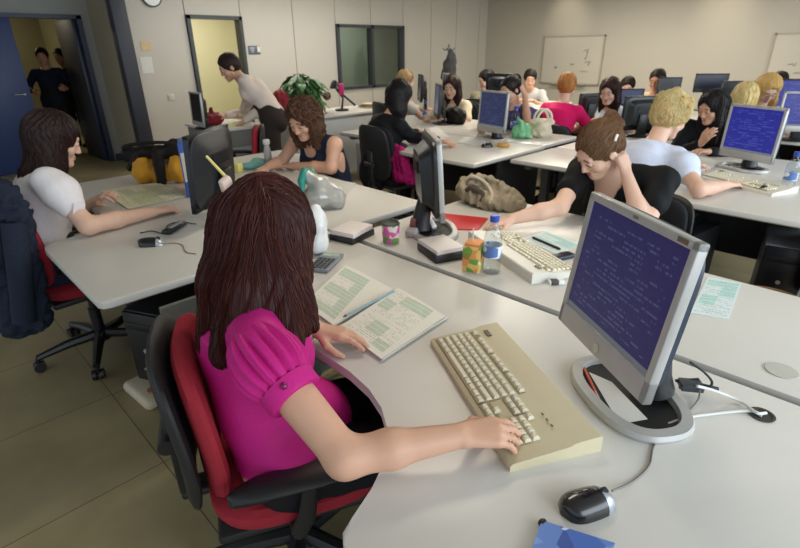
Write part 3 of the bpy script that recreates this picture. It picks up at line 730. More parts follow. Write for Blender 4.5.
# ------------------------------------------------------------------ office chairs
m_blk = mat('black_plastic', (26, 26, 28), .4); m_blk2 = mat('soft_black', (30, 30, 31), .55)
def make_chair(label, loc, rz, fab, group='swivel office chairs', arms=True, shellmat=None, bt=.915, az=0, aw=1.0):
    t = empty('office_chair', loc, rz, label, 'chair', group); sm = shellmat or m_blk2
    b = MB(); b.loft([[(.235*abs(math.cos(a))**.55*math.copysign(1, math.cos(a))*k+.01, .245*abs(math.sin(a))**.55*math.copysign(1, math.sin(a))*k, z) for a in [2*math.pi*j/40 for j in range(40)]]
                       for k, z in ((.90, .425), (.97, .433), (1, .452), (.99, .472), (.93, .486), (.6, .490), (.02, .484))]); b.build('seat', fab, t)
    b = MB(); b.box((0, 0, .412), (.42, .44, .03), bev=.012); b.build('seat_pan', sm, t)
    def back(u, v, x, hw, z0, z1, cv):      # rounded rectangle, bowed
        a = u; c, s_ = math.cos(a), math.sin(a)
        y = hw*abs(c)**.5*math.copysign(1, c)*v; z = (z0+z1)/2+(z1-z0)/2*abs(s_)**.5*math.copysign(1, s_)*v
        yy = y*(1-.10*(z-z0)/(z1-z0)); lean = -.09*(z-.62)-.10*max(0, .62-z)
        return (x+lean+cv*(yy/hw)**2, yy, z)
    for nm, x, th, fm, hw, z0, z1 in (('backrest', -.205, .052, fab, .225, .49, bt), ('backrest_shell', -.262, .034, sm, .232, .475, bt+.01)):
        b = MB(); A = [2*math.pi*j/44 for j in range(44)]
        b.loft([[back(a, v, x+dx, hw, z0, z1, .035) for a in A] for v, dx in ((.03, th*.5), (.6, th*.52), (.90, th*.44), (.98, th*.22), (1, 0), (.98, -th*.25), (.90, -th*.42), (.6, -th*.5), (.03, -th*.5))])
        b.build(nm, fm, t)
    b = MB(); b.box((-.285, 0, .56), (.035, .07, .30), bev=.01); b.box((-.17, 0, .405), (.26, .07, .025), bev=.008); b.cyl((-.30, -.06, .60), (-.30, .06, .60), .022); b.build('back_bracket', sm, t)
    if arms:
        for q in (-1, 1):
            b = MB(); b.tube([(-.02, q*.20, .415), (-.02, q*.265, .43), (0, q*.275, .48), (.02, q*.275, .60)], [.02, .022, .022, .018], 10); ap = b.build('armrest_post', sm, t)
            b = MB(); b.loft([[(x, q*.275+w*aw*math.cos(a)*(1-.12*(x < -.1)), .615+az+zo+.018*math.sin(a)) for a in [2*math.pi*j/16 for j in range(16)]] for x, w, zo in ((-.165, .006, -.012), (-.155, .022, -.008), (-.10, .031, 0), (.03, .036, .004), (.11*aw, .034, .006), (.165*aw, .026, .004), (.178*aw, .006, .0))]); b.build('armrest', m_blk, t)
    b = MB(); b.cyl((0, 0, .10), (0, 0, .26), .028); b.cyl((0, 0, .25), (0, 0, .40), .018); b.build('gas_column', m_blk, t)
    b = MB(); b.cyl((0, 0, .075), (0, 0, .125), .05, .04, n=20); b.build('hub', m_blk, t)
    for i in range(5):
        a = 2*math.pi*i/5+.5; c, s_ = math.cos(a), math.sin(a)
        b = MB(); b.tube([(c*.03, s_*.03, .105), (c*.16, s_*.16, .098), (c*.30, s_*.30, .074)], [.028, .024, .017], 8); lg = b.build('base_leg', m_blk, t)
        b = MB(); b.cyl((c*.30-s_*.026, s_*.30+c*.026, .027), (c*.30-s_*.008, s_*.30+c*.008, .027), .027, n=18); b.cyl((c*.30+s_*.008, s_*.30-c*.008, .027), (c*.30+s_*.026, s_*.30-c*.026, .027), .027, n=18); b.cyl((c*.30, s_*.30, .03), (c*.30, s_*.30, .075), .008); b.build('caster', m_blk, lg)
    return t
f_red = cloth('red_chair', (158, 44, 56), .85, scale=220, bump=.3); f_blue = cloth('blue_chair', (44, 56, 100), .85, scale=220, bump=.3); f_black = cloth('black_chair', (34, 35, 38), .85, scale=220, bump=.3); f_dred = cloth('dark_red_chair', (104, 34, 42), .85, scale=220, bump=.3)
chR = make_chair('red office chair with black shell, under the woman in magenta', (.560, 1.02, 0), R_(-25), f_red, bt=.875, az=-.01, aw=1.25)
chB = make_chair('blue backed office chair under the curly haired woman', (1.98, 3.03, 0), R_(176), f_blue, shellmat=f_dred)
chK = make_chair('black office chair under the woman leaning on her hand', (2.50, .90, 0), R_(172), f_black, arms=False, bt=.80)
chF = make_chair('black office chair with a magenta cloth over its seat back', (3.13, 3.17, 0), R_(-8), f_black, arms=False)
def chair(src, x, y, a, label): return copy_tree(src, (x, y, 0), R_(a), label)
chair(chR, .51, 2.83, 4, 'red office chair at left, with a denim jacket over its back')
chair(chF, 3.02, 1.14, -6, 'black office chair under the blond woman in pale blue shirt')

# ------------------------------------------------------------------ screens
def screen_mat(name, bgc, tx, rows, strength=1.0, dens=.5, glow=1.0):
    m = bpy.data.materials.new(name); m.use_nodes = True; nt, N, L, b = nodes(m)
    tc = N.new('ShaderNodeTexCoord'); sp = N.new('ShaderNodeSeparateXYZ'); L.new(tc.outputs['Generated'], sp.inputs[0])
    def mth(op, a, bv=None, c=None):
        n = N.new('ShaderNodeMath'); n.operation = op
        for i, v in enumerate((a, bv, c)):
            if v is None: continue
            if isinstance(v, (int, float)): n.inputs[i].default_value = v
            else: L.new(v, n.inputs[i])
        return n.outputs[0]
    zr = mth('MULTIPLY', sp.outputs['Z'], rows); fr = mth('FRACT', zr); row = mth('FLOOR', zr)
    inrow = mth('MULTIPLY', mth('GREATER_THAN', fr, .30), mth('LESS_THAN', fr, .72))
    cv = N.new('ShaderNodeCombineXYZ'); L.new(mth('FLOOR', mth('MULTIPLY', sp.outputs['Y'], 78)), cv.inputs[0]); L.new(mth('MULTIPLY', row, 7.31), cv.inputs[1])
    wn = N.new('ShaderNodeTexWhiteNoise'); wn.noise_dimensions = '2D'; L.new(cv.outputs[0], wn.inputs[0])
    cv2 = N.new('ShaderNodeCombineXYZ'); L.new(mth('FLOOR', mth('MULTIPLY', sp.outputs['Y'], 9)), cv2.inputs[0]); L.new(mth('MULTIPLY', row, 3.17), cv2.inputs[1])
    wn2 = N.new('ShaderNodeTexWhiteNoise'); wn2.noise_dimensions = '2D'; L.new(cv2.outputs[0], wn2.inputs[0])
    mg = mth('MULTIPLY', mth('MULTIPLY', mth('GREATER_THAN', sp.outputs['Y'], .06), mth('LESS_THAN', sp.outputs['Y'], .93)), mth('MULTIPLY', mth('GREATER_THAN', sp.outputs['Z'], .10), mth('LESS_THAN', sp.outputs['Z'], .93)))
    t = mth('MULTIPLY', mth('MULTIPLY', inrow, mg), mth('MULTIPLY', mth('GREATER_THAN', wn.outputs[0], .35), mth('GREATER_THAN', wn2.outputs[0], 1-dens)))
    mx = N.new('ShaderNodeMix'); mx.data_type = 'RGBA'; L.new(t, mx.inputs[0]); mx.inputs[6].default_value = srgb(*bgc); mx.inputs[7].default_value = srgb(*tx)
    # bottom status strip
    m2 = N.new('ShaderNodeMix'); m2.data_type = 'RGBA'; L.new(mth('LESS_THAN', sp.outputs['Z'], .055), m2.inputs[0]); L.new(mx.outputs[2], m2.inputs[6]); m2.inputs[7].default_value = srgb(104, 110, 118)
    L.new(m2.outputs[2], b.inputs['Emission Color']); b.inputs['Emission Strength'].default_value = strength
    b.inputs['Base Color'].default_value = (.01, .01, .015, 1); b.inputs['Roughness'].default_value = .30; b.inputs['Specular IOR Level'].default_value = .35
    return m
m_scr = screen_mat('screen_near', (38, 36, 88), (74, 74, 118), 24, .62, .5)
m_scr2 = screen_mat('screen_blue', (34, 38, 132), (70, 78, 164), 20, 1.0, .42)
m_scr3 = screen_mat('screen_dim', (44, 52, 84), (70, 80, 116), 20, .9, .3)
m_off_scr = mat('screen_off', (24, 26, 32), .25)
m_sil = mat('silver_plastic', (176, 174, 170), .35, metal=.15, spec=.5); m_sil_d = mat('dark_blue_shell', (40, 50, 70), .45)
def make_monitor(label, loc, rz, w, h, zc, tilt, bez, shell, scr, base='oval', chin=.03, group='flat computer monitors', rim=.018, bulge=.05, xs=0, ys=0):
    t = empty('monitor', loc, rz, label, 'monitor', group)
    hd = Matrix.Rotation(R_(-tilt), 3, 'Y')
    L0 = Vector((xs, ys, zc)); E0 = (0, R_(-tilt), 0)
    b = MB()                                     # front bezel: a ring of four bars
    zz = h/2
    b.box((0, 0, zz-rim/2), (.022, w, rim), bev=.004); b.box((0, 0, -zz+(rim+chin)/2), (.022, w, rim+chin), bev=.004)
    for q in (-1, 1): b.box((0, q*(w/2-rim/2), 0), (.022, rim, h), bev=.004)
    b.build('bezel', bez, t, loc=L0, rot=E0)
    b = MB(); b.box((.002, 0, chin/2), (.010, w-2*rim+.002, h-2*rim-chin+.002)); b.build('screen', scr, t, smooth=False, loc=L0, rot=E0)
    b = MB()
    def ring(x, k, r=.5): return [(x, w/2*k*abs(math.cos(a))**.35*math.copysign(1, math.cos(a)), h/2*k*abs(math.sin(a))**.35*math.copysign(1, math.sin(a))) for a in [2*math.pi*j/40 for j in range(40)]]
    b.loft([ring(-.006, .99), ring(-.022, .99), ring(-.026, .95), ring(-.028, .80), ring(-.028-bulge, .62), ring(-.030-bulge, .02)]); sh = b.build('back_shell', shell, t, loc=L0, rot=E0)
    b = MB()
    for i in range(7): b.box((-.031-bulge*(.5), 0, h*.22-.008*i), (bulge*1.0+.012, w*.40, .003))
    b.build('vent', m_blk, sh)
    if base == 'oval':
        b = MB(); b.tube([(-.06, 0, .02), (-.055, 0, .06), (-.035, 0, zc-.10), (-.02+xs, ys, zc)], [.05, .04, .032, .028], 14); b.build('stand_neck', m_blk, t)
        O = lambda a_, b_, z, cx=0: [(cx+a_*abs(math.cos(a))**.8*math.copysign(1, math.cos(a)), b_*abs(math.sin(a))**.8*math.copysign(1, math.sin(a)), z) for a in [2*math.pi*j/48 for j in range(48)]]
        b = MB(); rg = [O(.108, .158, 0), O(.110, .160, .008), O(.105, .155, .018), O(.083, .133, .020), O(.079, .128, .008), O(.079, .128, 0)]
        b.loft(rg+[rg[0]], caps=False); b.build('stand_base', bez, t)
        b = MB(); b.loft([O(.080, .129, .001), O(.080, .129, .007), O(.02, .03, .0072)]); b.build('base_tray', m_blk, t)
    else:
        b = MB(); b.box((-.07, 0, zc*.5), (.035, .09, zc), bev=.01); b.build('stand_neck', m_blk, t)
        b = MB(); b.loft([[(-.05+.10*k*math.cos(a), .13*k*math.sin(a), z) for a in [2*math.pi*j/32 for j in range(32)]] for k, z in ((1, 0), (1, .008), (.9, .016), (.3, .022), (.02, .022))]); b.build('stand_base', bez if base == 'round' else m_blk, t)
    return t
_mc = at(627, 397); _hd = Vector((.981, .344, 0))-_mc; _hd = Matrix.Rotation(R_(-145.5), 3, 'Z') @ Vector((_hd.x, _hd.y, 0)); print('HEADOFF', _hd)
MON = make_monitor('large silver monitor with blue text screen on the foreground desk', (_mc.x, _mc.y, TOP), R_(145.5), .343, .326, .300, 7, m_sil, m_sil_d, m_scr, chin=.034, xs=_hd.x, ys=_hd.y)
# marks on its bezel: power button, badge and sticker
L0 = Vector((_hd.x, _hd.y, .300)); E0 = (0, R_(-7), 0)
b = MB(); b.cyl((.010, 0, -.142), (.0125, 0, -.142), .011, n=20); b.build('power_button', mat('chrome', (190, 190, 190), .2, metal=1), MON, loc=L0, rot=E0)
b = MB(); b.box((.0112, 0, .155), (.002, .016, .006)); b.build('badge', mat('badge_grey', (120, 112, 104), .4), MON, loc=L0, rot=E0)
b = MB(); b.box((.0112, .134, .155), (.002, .026, .009)); b.build('model_mark', mat('mark_brown', (110, 92, 76), .5), MON, loc=L0, rot=E0)
def flat_item(name, label, cat, pts, z, h, m, part='sheet', group=None, crv=0):
    """a thin sheet or pad from its four corner points on a surface at height z"""
    c = sum((Vector((p[0], p[1], 0)) for p in pts), Vector())/len(pts); t = empty(name, (c.x, c.y, z), 0, label, cat, group)
    P = [Vector((p[0]-c.x, p[1]-c.y, 0)) for p in pts]
    b = MB(); n = 8
    def S(u, v):
        q = P[0]*(1-u)*(1-v)+P[1]*u*(1-v)+P[2]*u*v+P[3]*(1-u)*v; return (q.x, q.y, h+crv*math.sin(math.pi*u)*.5+crv*.6*(v**3))
    T = [[b.bm.verts.new(S(i/n, j/n)) for j in range(n+1)] for i in range(n+1)]; Bt = [[b.bm.verts.new((v.co.x, v.co.y, max(0.0003, v.co.z-max(h, .0008)))) for v in r] for r in T]
    for i in range(n):
        for j in range(n):
            b.bm.faces.new((T[i][j], T[i+1][j], T[i+1][j+1], T[i][j+1])); b.bm.faces.new((Bt[i][j], Bt[i][j+1], Bt[i+1][j+1], Bt[i+1][j]))
    for A, B in (([T[i][0] for i in range(n+1)], [Bt[i][0] for i in range(n+1)]), ([T[i][n] for i in range(n+1)], [Bt[i][n] for i in range(n+1)]), (T[0], Bt[0]), (T[n], Bt[n])):
        for i in range(n): b.bm.faces.new((A[i], A[i+1], B[i+1], B[i]))
    o = b.build(part, m, t)
    me = o.data; uv = me.uv_layers.new(name='UVMap')
    ua, va = (P[1]-P[0]), (P[3]-P[0])
    det = ua.x*va.y-ua.y*va.x
    for l in me.loops:
        q = me.vertices[l.vertex_index].co-P[0]; uv.data[l.index].uv = ((q.x*va.y-q.y*va.x)/det, (ua.x*q.y-ua.y*q.x)/det)
    return t
def form_mat(name, base=(228, 224, 212), fill=(190, 202, 182), line=(168, 174, 160), cols=3, rows=16, seed=0., band=.5):
    """printed form: ruled rows, tinted boxes and lines of small type"""
    m = bpy.data.materials.new(name); m.use_nodes = True; nt, N, L, b = nodes(m)
    uv = N.new('ShaderNodeUVMap'); sp = N.new('ShaderNodeSeparateXYZ'); L.new(uv.outputs[0], sp.inputs[0])
    def mth(op, a, bv=None):
        n = N.new('ShaderNodeMath'); n.operation = op
        for i, v in enumerate((a, bv)):
            if v is None: continue
            if isinstance(v, (int, float)): n.inputs[i].default_value = v
            else: L.new(v, n.inputs[i])
        return n.outputs[0]
    def cellnoise(cu, cvv, s):
        c = N.new('ShaderNodeCombineXYZ'); L.new(mth('FLOOR', mth('MULTIPLY', sp.outputs[0], cu)), c.inputs[0]); L.new(mth('ADD', mth('FLOOR', mth('MULTIPLY', sp.outputs[1], cvv)), s), c.inputs[1])
        w_ = N.new('ShaderNodeTexWhiteNoise'); w_.noise_dimensions = '2D'; L.new(c.outputs[0], w_.inputs[0]); return w_.outputs[0]
    inm = mth('MULTIPLY', mth('MULTIPLY', mth('GREATER_THAN', sp.outputs[0], .06), mth('LESS_THAN', sp.outputs[0], .94)), mth('MULTIPLY', mth('GREATER_THAN', sp.outputs[1], .06), mth('LESS_THAN', sp.outputs[1], .93)))
    blk = mth('MULTIPLY', mth('GREATER_THAN', cellnoise(cols, rows/3, seed+3.7), 1-band), inm)
    fv = mth('FRACT', mth('MULTIPLY', sp.outputs[1], rows)); gap = mth('GREATER_THAN', fv, .12)
    blk = mth('MULTIPLY', blk, gap)
    tv = mth('FRACT', mth('MULTIPLY', sp.outputs[1], rows*2)); tx = mth('MULTIPLY', mth('MULTIPLY', mth('GREATER_THAN', tv, .4), mth('LESS_THAN', tv, .75)), mth('MULTIPLY', mth('GREATER_THAN', cellnoise(60, rows*2, seed), .45), inm))
    tx = mth('MULTIPLY', tx, mth('GREATER_THAN', cellnoise(5, rows*2, seed+9.3), .4))
    a = N.new('ShaderNodeMix'); a.data_type = 'RGBA'; L.new(blk, a.inputs[0]); a.inputs[6].default_value = srgb(*base); a.inputs[7].default_value = srgb(*fill)
    c = N.new('ShaderNodeMix'); c.data_type = 'RGBA'; L.new(mth('MULTIPLY', tx, .75), c.inputs[0]); L.new(a.outputs[2], c.inputs[6]); c.inputs[7].default_value = srgb(*line)
    L.new(c.outputs[2], b.inputs['Base Color']); b.inputs['Roughness'].default_value = .55; b.inputs['Specular IOR Level'].default_value = .3; return m
m_form = form_mat('green_form'); m_form2 = form_mat('green_form_b', seed=5, band=.65); m_form3 = form_mat('pale_blue_form', (214, 226, 226), (176, 212, 206), (140, 160, 160), 2, 12, 2, .5); m_form4 = form_mat('cream_form', (220, 216, 188), (196, 200, 164), (150, 150, 120), 3, 14, 8, .5)
m_paper = mat('paper_white', (208, 206, 200), .7)
# in the tray of the stand: slip of paper and two pens
flat_item('paper_slip', 'white slip of paper lying in the black tray of the monitor stand', 'paper', [at(589, 371, .752), at(612, 381, .752), at(648, 418, .752), at(620, 423, .752)], TOP+.0082, .001, m_paper)
def pen(label, a, b_, col, r=.004):
    c = (Vector(a)+Vector(b_))/2; t = empty('pen', tuple(c), 0, label, 'pen'); d = (Vector(b_)-Vector(a)); h = d/2
    b = MB(); b.cyl(-h*.9, h, r, n=10); b.build('barrel', col, t); b = MB(); b.cyl(-h, -h*.9, r*.25, r, n=10); b.build('tip', m_blk, t)
    b = MB(); b.box(tuple(h*.55+Vector((0, 0, r))), (.003, .003, .003)); b.cyl(h*.3+Vector((0, 0, r*1.1)), h*.98+Vector((0, 0, r*1.1)), r*.3, n=6); b.build('clip', m_sil, t)
pen('slim black pen lying in the monitor stand tray', at(577, 366, .752), at(597, 405, .752), m_blk)
pen('red capped pen in the monitor stand tray beside the paper slip', at(583, 366, .752), at(603, 409, .752), mat('pen_red', (190, 66, 44), .35))

# ------------------------------------------------------------------ keyboards
m_kb = mat('aged_beige_plastic', (208, 196, 164), .5, var=.03); m_key = mat('cream_keycap', (218, 210, 186), .45, var=.03); m_kbd = mat('key_well', (150, 134, 98), .6)
KEYM = {}
def keymesh(w_, d_=.0185):
    k = round(w_, 4)
    if k not in KEYM:
        b = MB(); a, c = d_/2-.0012, w_/2-.0012
        b.loft([[(x*a, y*c, 0) for x, y in ((-1, -1), (1, -1), (1, 1), (-1, 1))], [(x*(a-.0012), y*(c-.0012), .005) for x, y in ((-1, -1), (1, -1), (1, 1), (-1, 1))], [(x*(a-.0035)+.0004, y*(c-.003), .0085) for x, y in ((-1, -1), (1, -1), (1, 1), (-1, 1))]])
        o = b.build('key', m_key, smooth=False); KEYM[k] = o.data; bpy.data.objects.remove(o)
    return KEYM[k]
def make_keyboard(label, loc, rz, keys=True, body=None, W=.485, D=.205):
    t = empty('keyboard', loc, rz, label, 'keyboard', 'computer keyboards'); D2 = D/2; sl = math.atan2(.016, D)
    prof = [(-D2, .0), (-D2, .014), (-D2+.006, .019), (D2-.075, .030), (D2-.06, .036), (D2-.004, .040), (D2, .036), (D2, 0)]
    b = MB(); b.loft([[(x, -W/2, z) for x, z in prof], [(x, -W/2+.003, z) for x, z in prof], [(x, W/2-.003, z) for x, z in prof], [(x, W/2, z) for x, z in prof]]); b.build('case', body or m_kb, t)
    u = .0190; pl = W/2-.016
    topz = lambda x: .019+(x+D2-.006)/(D-.081)*.011
    rows = [[1.25, 1.25, 1.25, 6.25, 1.25, 1.25, 1.25, 1.25], [2.25]+[1]*10+[2.75], [1.75]+[1]*11+[2.25], [1.5]+[1]*12+[1.5], [1]*13+[2]]
    ks = []
    for r, rw in enumerate(rows):
        x = -D2+.022+r*u; y = pl
        for k in rw: ks.append((x, y-k*u/2, k*u)); y -= k*u
    xf = -D2+.022+5*u+.006
    for i in range(13): ks.append((xf, pl-u*(.5+[0, 2, 3, 4, 5, 6.5, 7.5, 8.5, 9.5, 11, 12, 13, 14][i]), u))
    y0 = pl-15*u-.006
    for i in range(3): ks.append((-D2+.022, y0-u*(i+.5), u))
    ks.append((-D2+.022+u, y0-u*1.5, u))
    for r in (3, 4):
        for i in range(3): ks.append((-D2+.022+r*u, y0-u*(i+.5), u))
    y1 = y0-3*u-.006
    for r in range(5):
        for i in range(4 if r in (0, 1, 2, 3) else 3):
            if r == 0 and i == 1: continue
            ks.append((-D2+.022+r*u, y1-u*(i+.5), u))
    b = MB()
    zc = lambda x: topz(x)
    for (x0, x1, ya, yb) in ((-D2+.012, -D2+.022+4.5*u, pl, pl-15*u), (xf-.5*u, xf+.5*u, pl, pl-15*u), (-D2+.012, -D2+.022+1.5*u, y0, y0-3*u), (-D2+.022+2.5*u, -D2+.022+4.5*u, y0, y0-3*u), (-D2+.012, -D2+.022+4.5*u, y1, y1-4*u)):
        b.box(((x0+x1)/2, (ya+yb)/2, topz((x0+x1)/2)-.0012), (x1-x0+.003, ya-yb+.003, .004), rot=None)
    b.build('key_bed', m_kbd, t, smooth=False)
    b = MB()
    for i in range(3): b.box((xf+.002, y1-u*(.8+i), .0345), (.004, .007, .002))
    b.build('indicator_light', mat('led_dark', (110, 96, 60), .4), t)
    b = MB(); b.box((xf+.028, pl-.03, .0388), (.012, .03, .002)); b.build('badge', mat('badge_dark', (92, 82, 64), .4), t)
    if keys:
        for x, y, w_ in ks[:100]:
            o = bpy.data.objects.new('key', keymesh(w_)); COL.objects.link(o); o.parent = t; o.location = (x, y, topz(x)-.0005); o.rotation_euler = (0, -math.atan(.011/(D-.081)), 0)
    return t
KB = make_keyboard('beige keyboard under the hand of the woman in magenta', (.878, .535, TOP), R_(-29.5))
KB2 = make_keyboard('off white keyboard behind the water bottle on the next desk', tuple(at(519, 256)), R_(155), body=mat('off_white_plastic', (216, 212, 200), .45, var=.03))
def carton_mat(name, cols, sc):
    m = bpy.data.materials.new(name); m.use_nodes = True; nt, N, L, b = nodes(m); tc = N.new('ShaderNodeTexCoord'); v = N.new('ShaderNodeTexVoronoi'); v.inputs['Scale'].default_value = sc
    L.new(tc.outputs['Object'], v.inputs['Vector']); s = N.new('ShaderNodeSeparateColor'); L.new(v.outputs['Color'], s.inputs[0]); r = N.new('ShaderNodeValToRGB'); r.color_ramp.interpolation = 'CONSTANT'
    for i, c in enumerate(cols):
        e = r.color_ramp.elements[i] if i < 2 else r.color_ramp.elements.new(i/len(cols)); e.position = i/len(cols); e.color = srgb(*c)
    L.new(s.outputs[0], r.inputs[0]); L.new(r.outputs[0], b.inputs['Base Color']); b.inputs['Roughness'].default_value = .35; return m
# ------------------------------------------------------------------ mice and cables
def make_mouse(label, loc, rz, silver=True, cord=None):
    t = empty('mouse', loc, rz, label, 'mouse', 'black computer mice')
    def shell(k, dz=0, lo=-1, hi=1):
        rings = []
        for i in range(15):
            v = lo+(hi-lo)*i/14; x = v*.055; hw = .031*math.sqrt(max(1-abs(v)**3.2, .003))*(1-.08*v)*k; hh = .034*math.sqrt(max(1-abs(v+.15)**2.6/1.4, .02))*k
            rings.append([(x, hw*math.cos(a), max(0.001, dz+hh*max(0, math.sin(a))**.8)) for a in [2*math.pi*j/24 for j in range(24)]])
        return rings
    b = MB(); b.loft(shell(1, 0, -.999, .999)); b.build('mouse_body', mat('gloss_black', (16, 16, 18), .22, coat=.3), t)
    if silver: b = MB(); b.loft(shell(1.02, 0, .45, .999)); b.build('mouse_button', mat('silver_mouse', (170, 176, 182), .25, metal=.5), t)
    b = MB(); b.cyl((.030, -.003, .028), (.030, .003, .028), .009, n=16); b.build('scroll_wheel', m_blk2, t)
    if cord:
        inv = (Matrix.Translation(loc) @ Matrix.Rotation(rz, 4, 'Z')).inverted()
        P = [inv @ Vector(p) for p in cord]; b = MB(); b.tube(smooth_path(P), .0022, 6); b.build('cord', mat('cord_grey', (120, 110, 104), .5), t)
    return t
def smooth_path(P, n=6):
    P = [Vector(p) for p in P]; Q = [P[0]*2-P[1]]+P+[P[-1]*2-P[-2]]; out = []
    for i in range(1, len(Q)-2):
        for j in range(n):
            t = j/n; a, b, c, d = Q[i-1:i+3]; out.append(.5*((2*b)+(c-a)*t+(2*a-5*b+4*c-d)*t*t+(3*b-a-3*c+d)*t**3))
    return out+[P[-1]]
Zc = TOP+.0025
make_mouse('black and silver mouse beside the beige keyboard', (at(587, 517).x+.02, at(587, 517).y+.01, TOP), R_(-28), cord=[at(612, 491, TOP+.012), at(632, 482, Zc), at(649, 466, Zc), at(654, 446, Zc), at(667, 430, Zc), at(688, 412, Zc), at(698, 400, Zc+.006), at(700, 390, TOP+.035)])
make_mouse('black mouse near the left edge of the white shirted woman\'s desk', tuple(at(152, 245)), R_(-38), cord=[at(158, 244, TOP+.012), at(172, 243, Zc), at(182, 245, Zc), at(186, 252, Zc), at(196, 254, Zc)])
make_mouse('black mouse in front of the blond woman\'s screen', tuple(at(763, 191)), R_(10), silver=False)
make_mouse('dark mouse by the doughnut on the farther desk', tuple(at(487, 147)), R_(-20), silver=False)
def cable(name, label, pts, r, m, cat='cable'):
    P = smooth_path(pts); c = P[0].copy(); b = MB(); b.tube([p-c for p in P], r, 8); o = b.build(name, m); o.location = c; return tag(o, label, cat)
m_wc = mat('white_cable', (216, 216, 212), .4); m_bc = mat('black_cable', (24, 24, 26), .5)
cable('power_cable', 'white cable curving round the monitor base into the open desk grommet', [at(668, 424, TOP+.0045), at(690, 417, TOP+.0045), at(730, 412, TOP+.0045), at(752, 411, TOP+.006), at(762, 416, TOP+.004)], .0035, m_wc)
cable('signal_cable', 'white cable from the connector behind the monitor to the grommet', [at(697, 386, TOP+.05), at(712, 390, TOP+.035), at(728, 396, TOP+.014), at(743, 403, TOP+.006), at(757, 413, TOP+.0115), at(766, 413, TOP+.004)], .0035, m_wc)
cable('signal_cable', 'black cable looping off the back of the silver monitor', [at(690, 362, TOP+.09), at(704, 372, TOP+.07), at(712, 382, TOP+.045), at(708, 388, TOP+.03), at(699, 386, TOP+.02)], .003, m_bc)
t = empty('cable_connector', tuple(at(690, 388, TOP+.02)), R_(-55), 'dark grey video connector plugged in behind the silver monitor', 'connector')
b = MB(); b.box((0, 0, .008), (.05, .036, .018), bev=.004); b.build('plug', mat('connector_grey', (58, 64, 70), .5), t); b = MB(); b.cyl((.025, 0, .008), (.06, 0, .004), .007, .005, n=12); b.build('strain_relief', m_blk, t); b = MB()
for q in (-1, 1): b.cyl((-.03, q*.013, .008), (.02, q*.013, .0175), .004, n=10)
b.build('thumbscrew', m_blk, t)

# ------------------------------------------------------------------ papers on the near desk
def stack(name, label, corners, z, h, m, n=3, cat='booklet', crv=.004):
    t = flat_item(name, label, cat, corners, z, .0012, m, part='open_page', crv=crv)
    for ch in t.children: ch.location.z += h
    P = [Vector((p[0]-t.location.x, p[1]-t.location.y)) for p in corners]
    for i in range(n):
        g = 1+.012*(i-1); b = MB(); b.prism([(p.x*g+.002*i, p.y*g-.002*i) for p in P], h*i/n+.0004, h*(i+.9)/n); b.build('page', m_paper, t, smooth=False)
    return t
stack('form_booklet', 'open booklet of green tinted forms under the left hand of the woman in magenta', [at(338, 331), at(381, 362), at(445, 320), at(398, 291)], TOP, .010, m_form)
stack('form_booklet', 'open booklet of green tinted forms farther from the keyboard, partly behind brown hair', [at(303, 306), at(333, 327), at(393, 292), at(346, 267)], TOP, .007, m_form2)
pen('blue grey pen lying in the fold between the two form booklets', at(343, 317, TOP+.016), at(394, 291, TOP+.016), mat('pen_bluegrey', (120, 150, 160), .4))
t = flat_item('patterned_pouch', 'blue and white patterned pouch at the bottom edge near the mouse', 'pouch', [at(541, 525)[:2], at(614, 548)[:2], at(590, 600)[:2], at(524, 575)[:2]], TOP, .012, carton_mat('blue_white_pattern', [(70, 104, 176), (96, 128, 190), (196, 212, 230), (60, 84, 150), (120, 150, 204)], 26), part='pouch_body')
q = at(542, 526)-Vector((t.location.x, t.location.y, TOP)); b = MB(); b.ball((q.x, q.y, .008), (.009, .007, .006)); b.build('corner_tab', m_blk, t)
# calculator
t = empty('calculator', tuple(at(326, 264)), R_(30), 'flat grey calculator beside the white bag, half behind brown hair', 'calculator')
b = MB(); b.box((0, 0, .008), (.17, .085, .014), bev=.004); b.build('case', mat('calculator_grey', (120, 124, 128), .4), t)
b = MB(); b.box((.058, 0, .0155), (.032, .065, .002)); b.build('display', mat('calculator_display', (150, 164, 150), .2), t)
for i in range(5):
    for j in range(4): b = MB(); b.box((-.07+.021*i, -.027+.018*j, .0165), (.014, .012, .004), bev=.001); b.build('calculator_key', mat('calculator_keys', (58, 60, 66), .5), t)
# soft things: bags as sculpted, creased surfaces
def blob(name, label, cat, base, prims, m, res=.006, fold=.004, fs=.6, part='bag_body', seed=1, cuts=()):
    base = Vector(base); t = empty(name, tuple(base), 0, label, cat); s = SDF()
    for q in prims:
        if q[0] == 'e': s.ell(q[1], q[2], k=q[3] if len(q) > 3 else .02)
        elif q[0] == 'x': s.ell(q[1], q[2], k=.012, sub=True)
        else: s.cap(q[1], q[2], q[3], q[4], k=.015)
    for c in cuts: s.cut(*c)
    s.cut((0, 0, .001), (0, 0, -1)); V, Q = s.mesh(res, folds(fold, fs, seed)); mesh_obj(part, V, Q, m, t); return t
m_wplas = mat('white_plastic_film', (222, 222, 220), .3, spec=.6); m_foil = mat('silver_foil', (184, 184, 180), .32, metal=.35)
t = blob('plastic_bag', 'crumpled white plastic bag standing before the face of the woman in magenta', 'bag', at(318, 253), [('e', (0, 0, .05), (.050, .045, .055)), ('e', (.005, 0, .12), (.046, .036, .06)), ('c', (0, 0, .13), (.01, .01, .185), .042, .020), ('x', (.045, -.03, .10), (.02, .02, .04)), ('x', (-.05, -.02, .15), (.02, .025, .03))], m_wplas, .005, .006, .45)
pD = at(322, 208)
